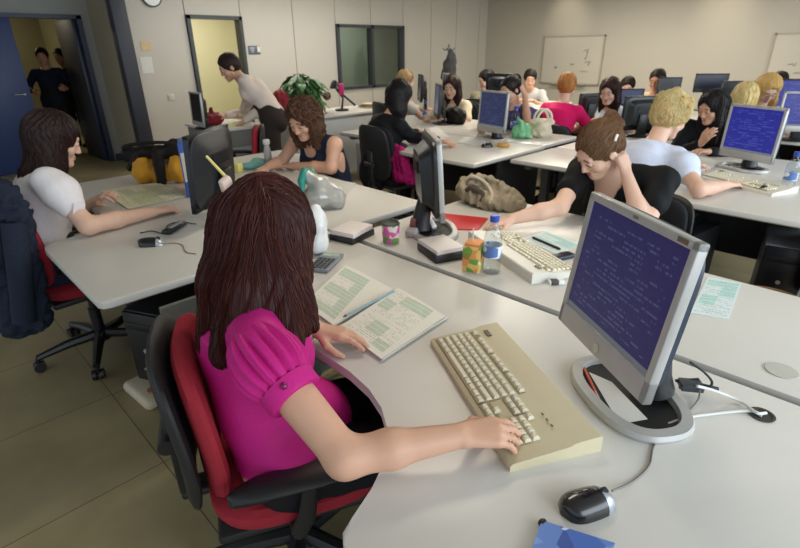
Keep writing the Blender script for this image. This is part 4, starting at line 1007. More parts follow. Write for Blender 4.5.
t = blob('foil_bag', 'shiny silver bag with a teal twist on the corner of the curly haired woman\'s desk', 'bag', (pD.x, pD.y, TOP), [('e', (0, 0, .06), (.095, .085, .07)), ('e', (.06, -.05, .045), (.06, .055, .045)), ('c', (.01, -.01, .09), (-.045, .04, .175), .06, .028), ('c', (.0, 0, .12), (.07, -.07, .08), .045, .025)], m_foil, .006, .008, .7, seed=5)
b = MB(); b.tube([(-.10, .02, .10), (-.085, .04, .15), (-.05, .05, .19), (-.02, .045, .185), (.0, .03, .16)], [.012, .022, .028, .022, .010], 12); b.build('teal_twist', mat('teal_plastic', (40, 140, 128), .35), t)
flat_item('paper_sheet', 'loose white papers beside the silver bag', 'paper', [at(318, 190), at(345, 197), at(356, 184), at(330, 180)], TOP, .003, m_paper, crv=.004)
# notepad block in a black tray, cup, box
def tray_block(name, label, cat, c, rz, sx, sy, h, m_body, m_top2, htop):
    t = empty(name, tuple(c), rz, label, cat); b = MB(); b.box((0, 0, h/2), (sx, sy, h), bev=.004); b.build('tray', m_body, t)
    b = MB(); b.box((0, .0, h+htop/2-.002), (sx*.94, sy*.94, htop), rot=(0, 0, .05), bev=.002); b.build('paper_block', m_top2, t); return t
tray_block('memo_block', 'block of white memo paper in a black tray at the desk junction', 'memo block', (at(350, 240)+Vector((.03, .02, 0))), R_(12), .16, .13, .028, m_blk, mat('memo_paper', (222, 212, 208), .6), .022)
tray_block('desk_calendar', 'black box with a white top in front of the juice carton', 'box', (at(441, 257)+Vector((.02, .02, 0))), R_(-22), .13, .17, .035, m_blk, mat('memo_paper', (222, 212, 208)), .018)
t = empty('pen_cup', tuple(at(391, 242)), 0, 'pink and green flowered cup at the edge of the middle desk', 'cup')
b = MB(); b.lathe([(.032, 0), (.035, .005), (.039, .085), (.036, .085), (.033, .01), (.001, .01)]); b.build('cup_body', carton_mat('pink_green_print', [(206, 90, 160), (110, 150, 80), (226, 206, 200), (214, 70, 120)], 40), t)
b = MB(); b.lathe([(.039, .082), (.040, .085), (.036, .088), (.035, .083)]); b.build('rim', mat('dark_rim', (60, 70, 60), .4), t)
t = empty('juice_carton', tuple(at(473, 269)), R_(20), 'small green and orange juice carton beside the water bottle', 'carton')
b = MB(); b.box((0, 0, .05), (.070, .066, .10), bev=.003); b.build('carton_body', carton_mat('fruit_print', [(224, 150, 80), (110, 160, 70), (230, 190, 110), (150, 130, 50), (228, 222, 190)], 42), t)
b = MB(); b.box((0, 0, .105), (.060, .056, .012), bev=.002); b.build('carton_top', mat('orange_card', (222, 140, 80), .5), t); b = MB(); b.cyl((.01, .01, .108), (.03, .015, .150), .003, n=8); b.build('straw', m_paper, t)
m_water = glass_mat('clear_bottle_plastic', (.88, .91, .93, 1)); m_bcap = mat('blue_cap', (40, 70, 170), .35)
def make_bottle(label, loc, sc=1., cap=None):
    t = empty('water_bottle', tuple(loc), 0, label, 'bottle', 'plastic water bottles'); pr = [(.030, 0), (.033, .006), (.033, .05), (.031, .055), (.033, .062), (.033, .115), (.031, .122), (.033, .13), (.030, .15), (.018, .178), (.013, .186), (.013, .20)]
    b = MB(); b.loft([[(r*sc*math.cos(a), r*sc*math.sin(a), z*sc) for a in [2*math.pi*j/28 for j in range(28)]] for r, z in pr]); b.build('bottle_body', m_water, t)
    b = MB(); b.cyl((0, 0, .197*sc), (0, 0, .220*sc), .0165*sc, n=24); b.build('cap', cap or m_bcap, t)
    b = MB(); b.loft([[(.0336*sc*math.cos(a), .0336*sc*math.sin(a), z*sc) for a in [2*math.pi*j/28 for j in range(28)]] for z in (.066, .110)], caps=False); b.build('bottle_label', carton_mat('bottle_label_print', [(190, 204, 220), (90, 120, 180), (224, 228, 232), (210, 220, 228)], 30), t)
    return t
BT = make_bottle('clear water bottle with blue cap beside the juice carton', at(491, 272))
copy_tree(BT, tuple(at(786, 191)), 0, 'clear water bottle with dark blue cap right of the black mouse at right')
bt3 = copy_tree(BT, tuple(at(514, 137)), 0, 'clear water bottle with a pale cap before the woman in purple'); bt3.scale = (1.25,)*3
copy_tree(BT, tuple(at(425, 121)), 0, 'clear bottle by the black screen in front of the woman in black')
t = empty('thermos_bottle', tuple(at(269, 166)), 0, 'slim grey and white bottle between the curly haired woman and the black monitor', 'bottle')
b = MB(); b.lathe([(.026, 0), (.028, .006), (.026, .10), (.018, .14), (.016, .155)]); b.build('bottle_body', mat('grey_bottle', (176, 172, 170), .35), t); b = MB(); b.lathe([(.020, .152), (.024, .160), (.024, .182), (.018, .186), (.001, .186)]); b.build('cap', m_wplas, t)
# on the middle desk
flat_item('folder', 'bright red folder under the beige handbag', 'folder', [at(432, 229), at(478, 231), at(488, 219), at(440, 214)], TOP, .006, mat('red_folder', (190, 32, 40), .45), part='cover')
m_bag = cloth('beige_bag', (150, 137, 115), .85, scale=26, var=.45)
pb = at(487, 205)
t = blob('handbag', 'slouchy beige handbag lying on the red folder', 'handbag', (pb.x, pb.y, TOP), [('e', (0, -.02, .04), (.10, .14, .05)), ('e', (-.02, .10, .065), (.07, .075, .07)), ('e', (.02, -.12, .035), (.08, .08, .045)), ('c', (-.02, .12, .10), (-.01, .04, .135), .035, .02), ('c', (-.01, .04, .135), (.04, -.03, .10), .022, .03), ('c', (.02, -.02, .11), (.03, -.12, .075), .03, .03), ('x', (-.06, .05, .085), (.03, .035, .03)), ('x', (-.02, -.03, .125), (.03, .04, .025))], m_bag, .006, .010, .38, seed=9)
b = MB(); b.tube(smooth_path([(-.05, .13, .11), (-.05, .07, .150), (-.03, .0, .125), (-.05, -.06, .08), (-.09, -.08, .04)]), .009, 8); b.build('strap', mat('beige_strap', (186, 172, 150), .6), t)
b = MB(); b.tube(smooth_path([(-.075, .10, .07), (-.085, .04, .10), (-.075, -.02, .08), (-.09, -.02, .04)]), .012, 8); b.build('fold', mat('dark_lining', (70, 58, 48), .8), t)
flat_item('form_sheet', 'pale blue form in front of the woman in the black top', 'paper', [at(522, 239), at(560, 256), at(580, 243), at(546, 231)], TOP, .002, m_form3)
flat_item('form_sheet', 'pale blue form sheet right of the large silver monitor', 'paper', [at(690, 313), at(729, 320), at(741, 284), at(708, 277)], TOP, .002, m_form3)
pen('black pen lying on the pale blue form behind the off white keyboard', at(532, 237, TOP+.0075), at(560, 249, TOP+.0075), m_blk, .005)
t = empty('tape_dispenser', tuple(at(414, 233)), R_(30), 'white and dark tape dispenser right of the flowered cup', 'tape dispenser')
b = MB(); b.box((0, 0, .018), (.14, .05, .034), bev=.008); b.build('base', mat('dispenser_grey', (176, 168, 164), .4), t); b = MB(); b.cyl((.0, -.012, .045), (.0, .012, .045), .028, n=24); b.build('tape_roll', mat('tape_roll', (120, 70, 64), .4), t); b = MB(); b.box((.06, 0, .042), (.02, .03, .018), bev=.004); b.build('cutter', m_wplas, t)
t = empty('stapler', tuple(at(430, 228, TOP)), R_(60), 'small white stapler at the foot of the dark monitor', 'stapler')
b = MB(); b.box((0, 0, .008), (.12, .03, .014), bev=.004); b.build('base', m_blk, t); b = MB(); b.box((0, 0, .034), (.12, .026, .018), rot=(0, R_(-10), 0), bev=.006); b.build('arm', m_wplas, t)
t = empty('eraser', tuple(at(556, 284)), R_(-40), 'small white eraser with a dark sleeve near the end of the off white keyboard', 'eraser')
b = MB(); b.box((0, 0, .008), (.055, .022, .016), bev=.003); b.build('eraser_body', m_wplas, t); b = MB(); b.box((-.008, 0, .0082), (.03, .0235, .0175), bev=.003); b.build('sleeve', mat('eraser_sleeve', (70, 66, 72), .5), t)
t = empty('phone', tuple(at(562, 258)), R_(-20), 'dark mobile phone between the pale blue form and the silver monitor', 'phone'); b = MB(); b.box((0, 0, .008), (.10, .045, .016), bev=.006); b.build('phone_body', mat('phone_dark', (34, 38, 60), .35), t); b = MB(); b.box((.015, 0, .0165), (.04, .034, .001)); b.build('phone_screen', m_off_scr, t)

# ------------------------------------------------------------------ other monitors
m_bbez = mat('black_bezel', (28, 30, 34), .35)
make_monitor('black monitor seen edge on, between the foreground desk and the beige handbag', tuple((at(432, 234)+Vector((.03, .02, 0)))), R_(-40), .37, .335, .265, 4, m_sil, m_bbez, m_scr3, base='oval', bulge=.045)
make_monitor('black monitor with its dark back to us, left of the brown haired head', tuple(at(220, 223)), R_(128), .40, .335, .27, 3, m_bbez, m_bbez, m_off_scr, base='black', bulge=.022)
make_monitor('silver monitor with a blue screen in front of the blond woman', (3.99, .755, TOP), R_(157), .37, .34, .235, 1, m_sil, m_sil_d, m_scr2, bulge=.04)
make_monitor('silver edged monitor with a dark blue screen, before the woman in purple', tuple(at(491, 140)+Vector((.03, .02, 0))), R_(166), .37, .35, .24, 3, m_sil, m_sil_d, m_scr3, bulge=.04)
make_monitor('black monitor seen edge on in front of the woman in black', tuple(at(437, 124)), R_(138), .36, .34, .24, 2, m_bbez, m_bbez, m_scr3, base='black', bulge=.03)
def farmon(label, px, py, D, rz, back=True, w=.37, h=.32, scr=None, bez=None, zlift=0):
    p = atD(px, py, D); return make_monitor(label, (p.x, p.y, TOP), R_(rz), w, h, max(p.z-TOP, .2), 2, bez or m_bbez, m_bbez, scr or m_off_scr, base='black', bulge=.04)
farmon('grey rimmed monitor on the side desk left of the standing woman', 199, 122, 5.3, 174, w=.34, h=.34, bez=m_sil)
farmon('thin black screen seen edge on beyond the woman in black', 420, 88, 6.3, 139)
farmon('silver rimmed screen seen edge on, left of the woman in cream', 447, 88, 5.9, 146, bez=m_sil, scr=m_scr3)
farmon('black monitor back between the dark haired man and the woman in purple', 500, 86, 5.1, 10, w=.3, h=.24)
farmon('black monitor with its back to us, behind the brown bun', 638, 115, 4.6, 60, w=.34, h=.3)
farmon('small grey blue screen above the black monitor back', 630, 98, 5.6, 215, scr=m_scr3, w=.28, h=.2)
farmon('small black screen left of the dark bun by the far wall', 669, 87, 5.9, 215, w=.26, h=.22)
farmon('black screen standing high before the far wall', 711, 83, 6.2, 215, w=.38, h=.22, scr=mat('screen_dark_navy', (30, 32, 56), .3))
farmon('black screen below the high one, behind the long haired woman in black', 737, 90, 5.8, 215, w=.36, h=.2)
farmon('monitor with a blue screen behind the blond women at the right edge', 795, 96, 5.0, 200, scr=m_scr2, w=.38)
farmon('nearer blue screened monitor at the right edge', 806, 112, 4.2, 205, scr=m_scr2, bez=m_sil, w=.38)
farmon('black monitor back left of the brown haired woman in white', 588, 103, 5.3, 60, w=.22, h=.2)

# ------------------------------------------------------------------ computers under desks
def make_tower(label, loc, rz, front, side, sx=.20, sy=.44, h=.42):
    t = empty('computer_tower', loc, rz, label, 'computer', 'computer towers under the desks'); b = MB(); b.box((0, 0, h/2+.01), (sy, sx, h), bev=.008); b.build('case', side, t)
    b = MB(); b.box((sy/2+.005, 0, h/2+.01), (.02, sx*.96, h*.97), bev=.008); fp = b.build('front_panel', front, t)
    b = MB(); b.box((sy/2+.016, 0, h*.85), (.006, sx*.8, .035), bev=.002); b.build('drive_bay', m_blk, fp); b = MB(); b.cyl((sy/2+.014, 0, h*.55), (sy/2+.020, 0, h*.55), .012, n=16); b.build('power_button', m_sil, fp)
    for q in (-1, 1): b = MB(); b.cyl((sy/2+.014, q*.03, h*.3), (sy/2+.018, q*.03, h*.3), .006, n=10); b.build('socket', m_sil, fp)
    for q in (-1, 1): b = MB(); b.box((q*sy*.35, 0, .006), (.03, sx*.9, .012)); b.build('foot', m_blk, t)
    return t
TW = make_tower('black computer tower standing below the white shirted woman\'s desk', (.77, 2.34, 0), R_(206), m_blk, mat('tower_black', (36, 37, 38), .45))
make_tower('silver topped black computer tower under the right hand desk', (3.62, .36, 0), R_(190), mat('tower_front', (28, 28, 32), .3), mat('tower_silver', (160, 164, 172), .4), sx=.22, h=.45)
t = empty('cable_box', tuple(at(149, 396, 0)), R_(95), 'cream plastic floor box beside the black tower and red chair', 'box'); b = MB(); b.box((0, 0, .03), (.26, .13, .06), bev=.028, seg=4); b.build('housing', mat('cream_plastic', (196, 184, 158), .45), t); b = MB(); b.cyl((-.06, 0, .058), (-.06, 0, .068), .022, n=18); b.build('cap', mat('brown_cap', (150, 110, 80), .5), t)
b = MB(); b.box((0, .0, 0), (.80, .02, .60)); o = b.build('divider_panel', m_gpan, smooth=False); o.location = (.905, 1.715, .37); tag(o, 'grey panel closing the gap below the left and foreground desks', 'panel')
# ------------------------------------------------------------------ left desk items
stack('form_booklet', 'open cream and green booklet in front of the woman in a white shirt', [at(101, 192), at(128, 210), at(188, 197), at(158, 184)], TOP, .006, m_form4, crv=.006)
pY = at(166, 182)
t = blob('shoulder_bag', 'yellow and black bag on the left desk by the corner post', 'bag', (pY.x, pY.y, TOP), [('e', (-.085, .085, .09), (.07, .07, .105)), ('e', (.075, -.075, .09), (.07, .07, .105)), ('c', (-.1, .1, .06), (.09, -.09, .06), .055, .055)], cloth('yellow_bag', (206, 150, 50), .6), .008, .006, .6, seed=3)
s = SDF(); s.cap((-.14, .14, .185), (.13, -.13, .19), .038, .042, k=.02); s.cap((-.04, -.04, .02), (-.03, -.03, .19), .032, .03, k=.02); s.cap((.10, -.14, .03), (.10, -.14, .19), .026, .03, k=.02); s.ell((.08, -.05, .23), (.05, .045, .035)); s.cap((-.16, .11, .10), (-.10, .05, .19), .02, .024, k=.02); V, Q = s.mesh(.008, folds(.004, .5, 2)); mesh_obj('flap', V, Q, cloth('black_bag', (30, 26, 24), .6), t)
b = MB(); b.tube(smooth_path([(-.14, .14, .19), (-.17, .10, .23), (-.10, .02, .25), (.02, -.06, .25), (.10, -.10, .22)]), .010, 8); b.build('strap', cloth('black_bag', (30, 26, 24)), t)
pF = at(187, 196)
t = empty('binder', (pF.x+.05, pF.y+.05, TOP), R_(66), 'blue and white ring binder standing behind the black monitor', 'binder'); b = MB(); b.box((0, 0, .15), (.22, .05, .30), bev=.004); b.build('cover', mat('binder_blue', (60, 96, 180), .4), t); b = MB(); b.box((-.112, 0, .17), (.004, .036, .16)); b.build('spine_label', m_paper, t); b = MB(); b.box((.004, 0, .15), (.216, .040, .292)); b.build('pages', m_paper, t)
t = empty('handset', tuple(at(175, 230)), R_(38), 'black and silver handset lying above the mouse on the left desk', 'phone'); b = MB(); b.box((0, 0, .012), (.15, .048, .022), bev=.009); b.build('handset_body', m_blk, t); b = MB(); b.box((.01, -.002, .0235), (.10, .022, .003), bev=.001); b.build('keypad', m_sil, t)
cable('wire', 'thin black wire curling beside the handset on the left desk', [at(140, 233, Zc), at(152, 231, Zc), at(163, 233, Zc), at(168, 225, Zc), at(180, 222, Zc), at(196, 224, Zc)], .0022, m_bc)
# curly haired woman's desk
pT = at(254, 168); t = blob('sponge_bag', 'crumpled teal packet beside the slim grey bottle', 'packet', (pT.x, pT.y, TOP), [('e', (0, 0, .025), (.10, .06, .03)), ('e', (.05, .02, .03), (.05, .04, .03))], mat('teal_packet', (110, 170, 168), .5), .006, .006, .5)
pT = at(236, 172); t = empty('sticky_notes', (pT.x, pT.y, TOP), R_(20), 'stack of yellow sticky notes right of the black monitor', 'notes'); b = MB(); b.box((0, 0, .03), (.05, .09, .06), bev=.002); b.build('note_pad', mat('yellow_paper', (214, 206, 120), .6), t); b = MB(); b.box((0, 0, .061), (.049, .089, .002), rot=(0, 0, .04)); b.build('top_note', mat('yellow_paper_pale', (226, 220, 150), .6), t)
# farther desk
def small_bag(label, px, py, m, w_, h_, handles, seed):
    p = at(px, py); t = blob('carrier_bag', label, 'bag', (p.x, p.y, TOP), [('e', (0, 0, h_*.4), (w_*.5, w_*.5, h_*.45)), ('e', (.0, .0, h_*.2), (w_*.55, w_*.55, h_*.25))]+handles, m, .008, .008, .5, seed=seed); return t
small_bag('crumpled green carrier bag beside the tall bottle', 521, 138, mat('green_bag', (120, 190, 140), .4), .17, .16, [('c', (0, 0, .10), (-.03, .03, .17), .03, .012)], 4)
small_bag('cream bag with twin handles at the end of the farther desk', 541, 137, mat('cream_bag', (212, 200, 176), .5), .17, .20, [('c', (-.05, .05, .13), (.05, -.05, .13), .035, .035)], 6)
b = MB()
for q in (-1, 1): b.tube(smooth_path([(-.05, .05+.015*q, .14), (-.035, .035+.02*q, .21), (0, .02*q, .245), (.035, -.035+.02*q, .21), (.05, -.05+.015*q, .14)]), .011, 8)
b.build('handle', mat('cream_handle', (222, 214, 196), .5), bpy.data.objects.get('carrier_bag.001'))
flat_item('paper_sheet', 'white sheet before the woman in black', 'paper', [at(418, 126), at(434, 140), at(449, 137), at(434, 124)], TOP, .002, m_paper)
flat_item('paper_sheet', 'white sheet at the hand of the woman in black, near the desk edge', 'paper', [at(457, 143), at(478, 146), at(488, 140), at(466, 137)], TOP, .006, m_paper)
p = at(503, 147); t = empty('doughnut', (p.x, p.y, TOP), 0, 'snack on a paper napkin beside the dark mouse', 'snack'); b = MB(); b.box((0, 0, .002), (.13, .13, .003), rot=(0, 0, .4)); b.build('napkin', mat('napkin', (220, 200, 160), .8), t)
b = MB(); ps = [(.035*math.cos(a), .035*math.sin(a), .018) for a in [2*math.pi*j/24 for j in range(25)]]; b.tube(ps, .016, 12, cap=False); b.build('dough', mat('dough', (196, 150, 84), .6), t)
p = at(703, 150); flat_item('paper_pile', 'pile of white papers between the blond woman and her screen', 'paper', [at(672, 160), at(700, 172), at(722, 164), at(694, 155)], TOP, .012, m_paper)
KB3 = copy_tree(KB2, tuple(at(742, 186)+Vector((.04, .0, 0))), R_(-25), 'pale keyboard under the hand of the blond woman')
# right: tray, basket, desk clutter on H
p = at(712, 250, 0)
b = MB(); b.box((0, 0, .012), (.5, .35, .02)); 
t = empty('drawer_unit', (3.55, .98, 0), R_(-8), 'dark pedestal below the right desk with a white paper tray on top', 'pedestal'); b = MB(); b.box((0, 0, .22), (.38, .45, .42), bev=.006); b.build('case', m_pan, t)
for z in (.12, .31): b = MB(); b.box((-.195, 0, z), (.015, .42, .17), bev=.003); dr = b.build('drawer', m_blk2, t); b = MB(); b.box((-.206, 0, z+.04), (.012, .12, .015)); b.build('handle', m_steel, dr)
t = empty('paper_tray', (3.52, .98, .432), R_(-8), 'white sheaf in a black letter tray on the dark pedestal', 'tray'); b = MB(); b.box((0, 0, .006), (.34, .27, .008)); b.box((0, .135, .035), (.34, .006, .06)); b.box((0, -.135, .035), (.34, .006, .06)); b.build('tray_body', m_blk, t); b = MB(); b.box((0, 0, .03), (.30, .22, .035)); b.build('papers', m_paper, t)
p = at(737, 280, 0); t = empty('waste_basket', (3.05, .30, 0), 0, 'brown woven basket on the floor under the right desk', 'basket')
b = MB(); b.loft([[(r*math.cos(a)*(1+.012*math.cos(18*a+k*3.14)), r*math.sin(a)*(1+.012*math.cos(18*a+k*3.14)), z) for a in [2*math.pi*j/72 for j in range(72)]] for k, (r, z) in enumerate([(.11, 0)]+[(.11+.004*i, .02+.025*i) for i in range(11)])], caps=False); b.idx = 0; b.cyl((0, 0, 0.001), (0, 0, .01), .108, n=30); b.build('basket_body', mat('wicker', (110, 76, 44), .7, var=.3, scale=60), t); b = MB(); b.tube([(.152*math.cos(a), .152*math.sin(a), .27) for a in [2*math.pi*j/36 for j in range(37)]], .009, 8, cap=False); b.build('rim', mat('wicker_rim', (134, 98, 60), .7), t)
# ------------------------------------------------------------------ counter, plant, lamp, coat stand
def leaf(b, p, d, L, wd, droop):
    p = Vector(p); d = Vector(d).normalized(); s = d.cross(Vector((0, 0, 1))).normalized(); ring = []
    for i in range(6):
        u = i/5; c = p+d*L*u+Vector((0, 0, -droop*L*u*u)); w_ = wd*math.sin(math.pi*min(.98, u*.92+.06))**.8
        ring.append((b.bm.verts.new(c-s*w_), b.bm.verts.new(c-Vector((0, 0, w_*.25))), b.bm.verts.new(c+s*w_)))
    for A, B in zip(ring, ring[1:]):
        b.bm.faces.new((A[0], A[1], B[1], B[0])); b.bm.faces.new((A[1], A[2], B[2], B[1]))
pp = atY(304, 110, 5.55); t = empty('potted_plant', (pp.x, 5.55, .75), 0, 'bushy green potted plant on the white counter behind the curly haired woman', 'plant')
b = MB(); b.lathe([(.07, 0), (.085, .01), (.105, .15), (.112, .16), (.10, .16), (.095, .13), (.001, .13)]); b.build('pot', mat('terracotta_dark', (96, 62, 50), .7), t); b = MB(); b.cyl((0, 0, .10), (0, 0, .14), .096, n=24); b.build('soil', mat('soil', (50, 38, 28), .95), t)
g = random.Random(4); bl = MB(); bs = MB()
for i in range(230):
    a = g.uniform(0, 6.28); r = g.uniform(.03, .20); h = g.uniform(.02, .36)-(r*.4); q = (math.cos(a)*r, math.sin(a)*r, .13+h); leaf(bl, q, (math.cos(a), math.sin(a), g.uniform(-.4, .5)), g.uniform(.10, .18), g.uniform(.032, .052), g.uniform(.3, 1.0))
    if i % 4 == 0: bs.tube(smooth_path([(0, 0, .13), (q[0]*.4, q[1]*.4, .13+h*.6), q], 3), .003, 5)
m_leaf = mat('leaf_green', (62, 106, 54), .45, var=.4, scale=8); bl.build('foliage', m_leaf, t); bs.build('stem', mat('stem_green', (70, 96, 50), .6), t)
tl = empty('carrier_bag', (pp.x-.15, 5.33, .75), 0, 'pale paper bag at the foot of the potted plant', 'bag'); s = SDF(); s.ell((0, 0, .06), (.06, .05, .07)); s.cut((0, 0, .001), (0, 0, -1)); V, Q = s.mesh(.008, folds(.006, .5, 8)); mesh_obj('bag_body', V, Q, mat('paper_bag', (190, 176, 150), .7), tl)
pl_ = atY(342, 108, 5.5); t = empty('desk_lamp', (pl_.x, 5.5, .75), R_(-35), 'black jointed desk lamp with a magenta tag on the white counter', 'lamp')
b = MB(); b.lathe([(.09, 0), (.09, .02), (.03, .03), (.001, .03)]); b.build('base', m_blk, t); b = MB(); b.tube([(0, 0, .03), (.02, 0, .16), (-.08, 0, .30)], .014, 8); b.build('lower_arm', m_blk, t); b = MB(); b.tube([(-.08, 0, .30), (.02, 0, .20), (.18, 0, .06)], .014, 8); b.build('upper_arm', m_blk, t)
b = MB(); b.lathe([(.02, .10), (.045, .07), (.07, 0), (.065, 0), (.04, .06), (.001, .08)], (-.08, 0, .28)); b.build('lamp_shade', m_blk, t); b = MB(); b.box((.0, -.04, .27), (.07, .02, .14), bev=.01); b.build('tag', mat('magenta_tag', (200, 30, 110), .5), t); b = MB(); b.ball((-.19, 0, .19), .055); b.build('counterweight', mat('dark_red_ball', (92, 26, 40), .4), t)
pr_ = atY(371, 105, 5.5); t = empty('document_pile', (pr_.x, 5.5, .75), 0, 'low heap of brown and cream papers on the white counter', 'papers')
for i in range(5): b = MB(); b.box((.02*(i % 2), .01*(i % 3), .006+.011*i), (.30-.02*i, .22, .009), rot=(0, 0, .15*i-.2)); b.build('paper_bundle', mat('kraft_%d' % (i % 3), ((176, 156, 120), (196, 184, 160), (140, 118, 92))[i % 3], .8), t)
pc = atX(448, 100, 7.6); t = empty('coat_stand', (7.6, 6.35, 0), 0, 'tall stand draped with a dark grey coat by the room corner', 'coat stand')
b = MB(); b.cyl((0, 0, .02), (0, 0, 1.56), .018, n=14); b.build('post', m_steel, t); b = MB(); b.lathe([(.22, 0), (.22, .02), (.03, .04), (.001, .04)]); b.build('base', m_steel, t)
for i in range(4): a = i*math.pi/2+.4; b = MB(); b.tube([(0, 0, 1.5), (math.cos(a)*.08, math.sin(a)*.08, 1.46), (math.cos(a)*.11, math.sin(a)*.11, 1.50)], .010, 8); b.build('hook', m_steel, t)
t2 = blob('hanging_coat', 'dark grey coat hanging on the coat stand', 'coat', (7.6, 6.35, 0), [('e', (-.02, -.07, 1.18), (.10, .11, .26)), ('e', (-.02, -.09, .90), (.11, .13, .25)), ('c', (-.02, -.06, 1.42), (-.02, -.07, 1.25), .05, .08), ('c', (-.02, -.02, 1.35), (.0, .12, 1.0), .05, .05)], cloth('grey_coat', (72, 72, 74), .85), .012, .014, .8, part='coat_body', seed=11)
# empty chairs round the standing woman
chair(chR, 2.20, 4.35, 150, 'red office chair with its red seat showing behind the black monitor')
pb_ = atY(283, 106, 5.5); tb_ = blob('red_bag', 'dark red bag standing on the white counter left of the plant', 'bag', (pb_.x, 5.5, .75), [('e', (0, 0, .13), (.14, .10, .13)), ('e', (-.03, 0, .22), (.10, .07, .10))], cloth('dark_red_bag', (128, 34, 42), .6), .010, .008, .6, seed=31)
t = blob('red_handbag', 'dark red bag on the side desk under the standing woman\'s arms', 'bag', (2.58, 5.50, .75), [('e', (0, 0, .06), (.13, .09, .07)), ('c', (-.09, .0, .09), (.08, .02, .10), .045, .03), ('c', (.0, 0, .1), (.02, .02, .17), .03, .012)], cloth('dark_red_bag', (128, 34, 42), .6), .008, .006, .5, seed=12)
flat_item('paper_sheet', 'pale sheet on the side desk below the standing woman\'s hands', 'paper', [(2.55, 5.14), (2.80, 5.14), (2.80, 5.40), (2.55, 5.40)], .75, .002, mat('yellowish_paper', (206, 204, 150), .7))
t = empty('storage_box', (2.72, 5.45, 0), 0, 'grey metal box under the side desk', 'box'); b = MB(); b.box((0, -.12, .28), (.40, .46, .54), bev=.006); b.build('box_body', mat('box_grey', (134, 138, 140), .5), t); b = MB(); b.box((0, -.36, .46), (.2, .015, .02)); b.build('handle', m_steel, t)
t = empty('storage_box', tuple(Vector((4.35, 4.85, 0))), 0, 'white box computer on the floor before the counter', 'box'); b = MB(); b.box((0, 0, .20), (.22, .40, .40), bev=.006); b.build('box_body', mat('box_white', (186, 190, 196), .5), t); b = MB(); b.box((0, -.205, .30), (.18, .012, .03)); b.build('slot', m_blk, t)
# ------------------------------------------------------------------ the people
A3 = lambda *p: np.array(p, float)
BLK = ('black_trousers', (30, 30, 34)); DEN = ('dark_denim', (44, 52, 74)); BRN = ('dark_brown_trousers', (52, 44, 40))
# woman in magenta, in front
m_mag = cloth('magenta_blouse', (192, 34, 124), .55, scale=120, bump=.25)
P1 = person('woman in a magenta puff sleeved blouse, typing in the foreground with her back to us', (.505, .955, .555), (.608, 1.072, 1.098), -22, 6, 34,
    dict(R=dict(w=(.622, .468, .803), e=(.432, .587, .798), d=nrm(A3(.105, -.066, -.010)), n=A3(-.1, -.1, 1), curls=[(.22, .40, .30), (.30, .46, .34), (.34, .5, .34), (.34, .5, .34)], spread=.5, thumb=.35),
         L=dict(w=(.690, 1.035, .785), e=(.545, 1.215, .800), d=nrm(A3(.085, -.125, -.012)), n=A3(.12, .05, 1), curls=[(.12, .25, .2), (.16, .3, .2), (.2, .35, .25), (.25, .4, .25)], spread=.6, thumb=.3)),
    ('blouse', m_mag, None), None, skin='mid', res=.0045, sleeve='capped', twist=-6, sh=dict(R=(.410, .826, .936), L=(.625, 1.205, .965)), neck=.055, hem=.015, belly=.130, waist=0, top_fold=.006, foldsc=1.1, bottom=BLK)
# puffed sleeves: gathered at the shoulder, closed by a narrow cuff
def puff_sleeve(d, k):
    S = d['S'][k]; Ee = d['E'][k]; ax = nrm(Ee-S); u = nrm(np.cross(ax, Z3)); v = np.cross(u, ax); base = d['base']; rings = []
    prof = [(-.052, .018), (-.046, .038), (-.032, .052), (-.008, .062), (.025, .068), (.055, .068), (.076, .064), (.090, .058), (.095, .055)]
    n = 120
    for t, r in prof:
        amp = .0065*math.exp(-((t-.03)/.07)**2)+.003*(t > .09)
        ring = []
        for j in range(n):
            a = 2*math.pi*j/n; rr = r*(1+.0)+amp*(math.sin(17*a+.6*math.sin(3*a))+.5*math.sin(29*a+1)); p = S+ax*t+(u*math.cos(a)+v*math.sin(a))*rr-base; ring.append(tuple(p))
        rings.append(ring)
    b = MB(); b.loft(rings); sl = b.build('sleeve', m_mag, d['top'])
    c = S+ax*.110; rings = []
    for dz, r in ((-.018, .056), (-.016, .0605), (.014, .0585), (.018, .056), (.018, .045)):
        rings.append([tuple(c+ax*dz+(u*math.cos(2*math.pi*j/48)+v*math.sin(2*math.pi*j/48))*r-base) for j in range(48)])
    b = MB(); b.loft(rings); b.build('cuff', m_mag, sl)
    bt = MB(); q = c+(u*math.cos(1.0)+v*math.sin(1.0))*.060*(1 if k == 'R' else -1)-base; bt.ball(tuple(q), .007)
    bt.build('button', mat('magenta_button', (120, 14, 80), .35), sl)
for k in ('R', 'L'): puff_sleeve(P1, k)
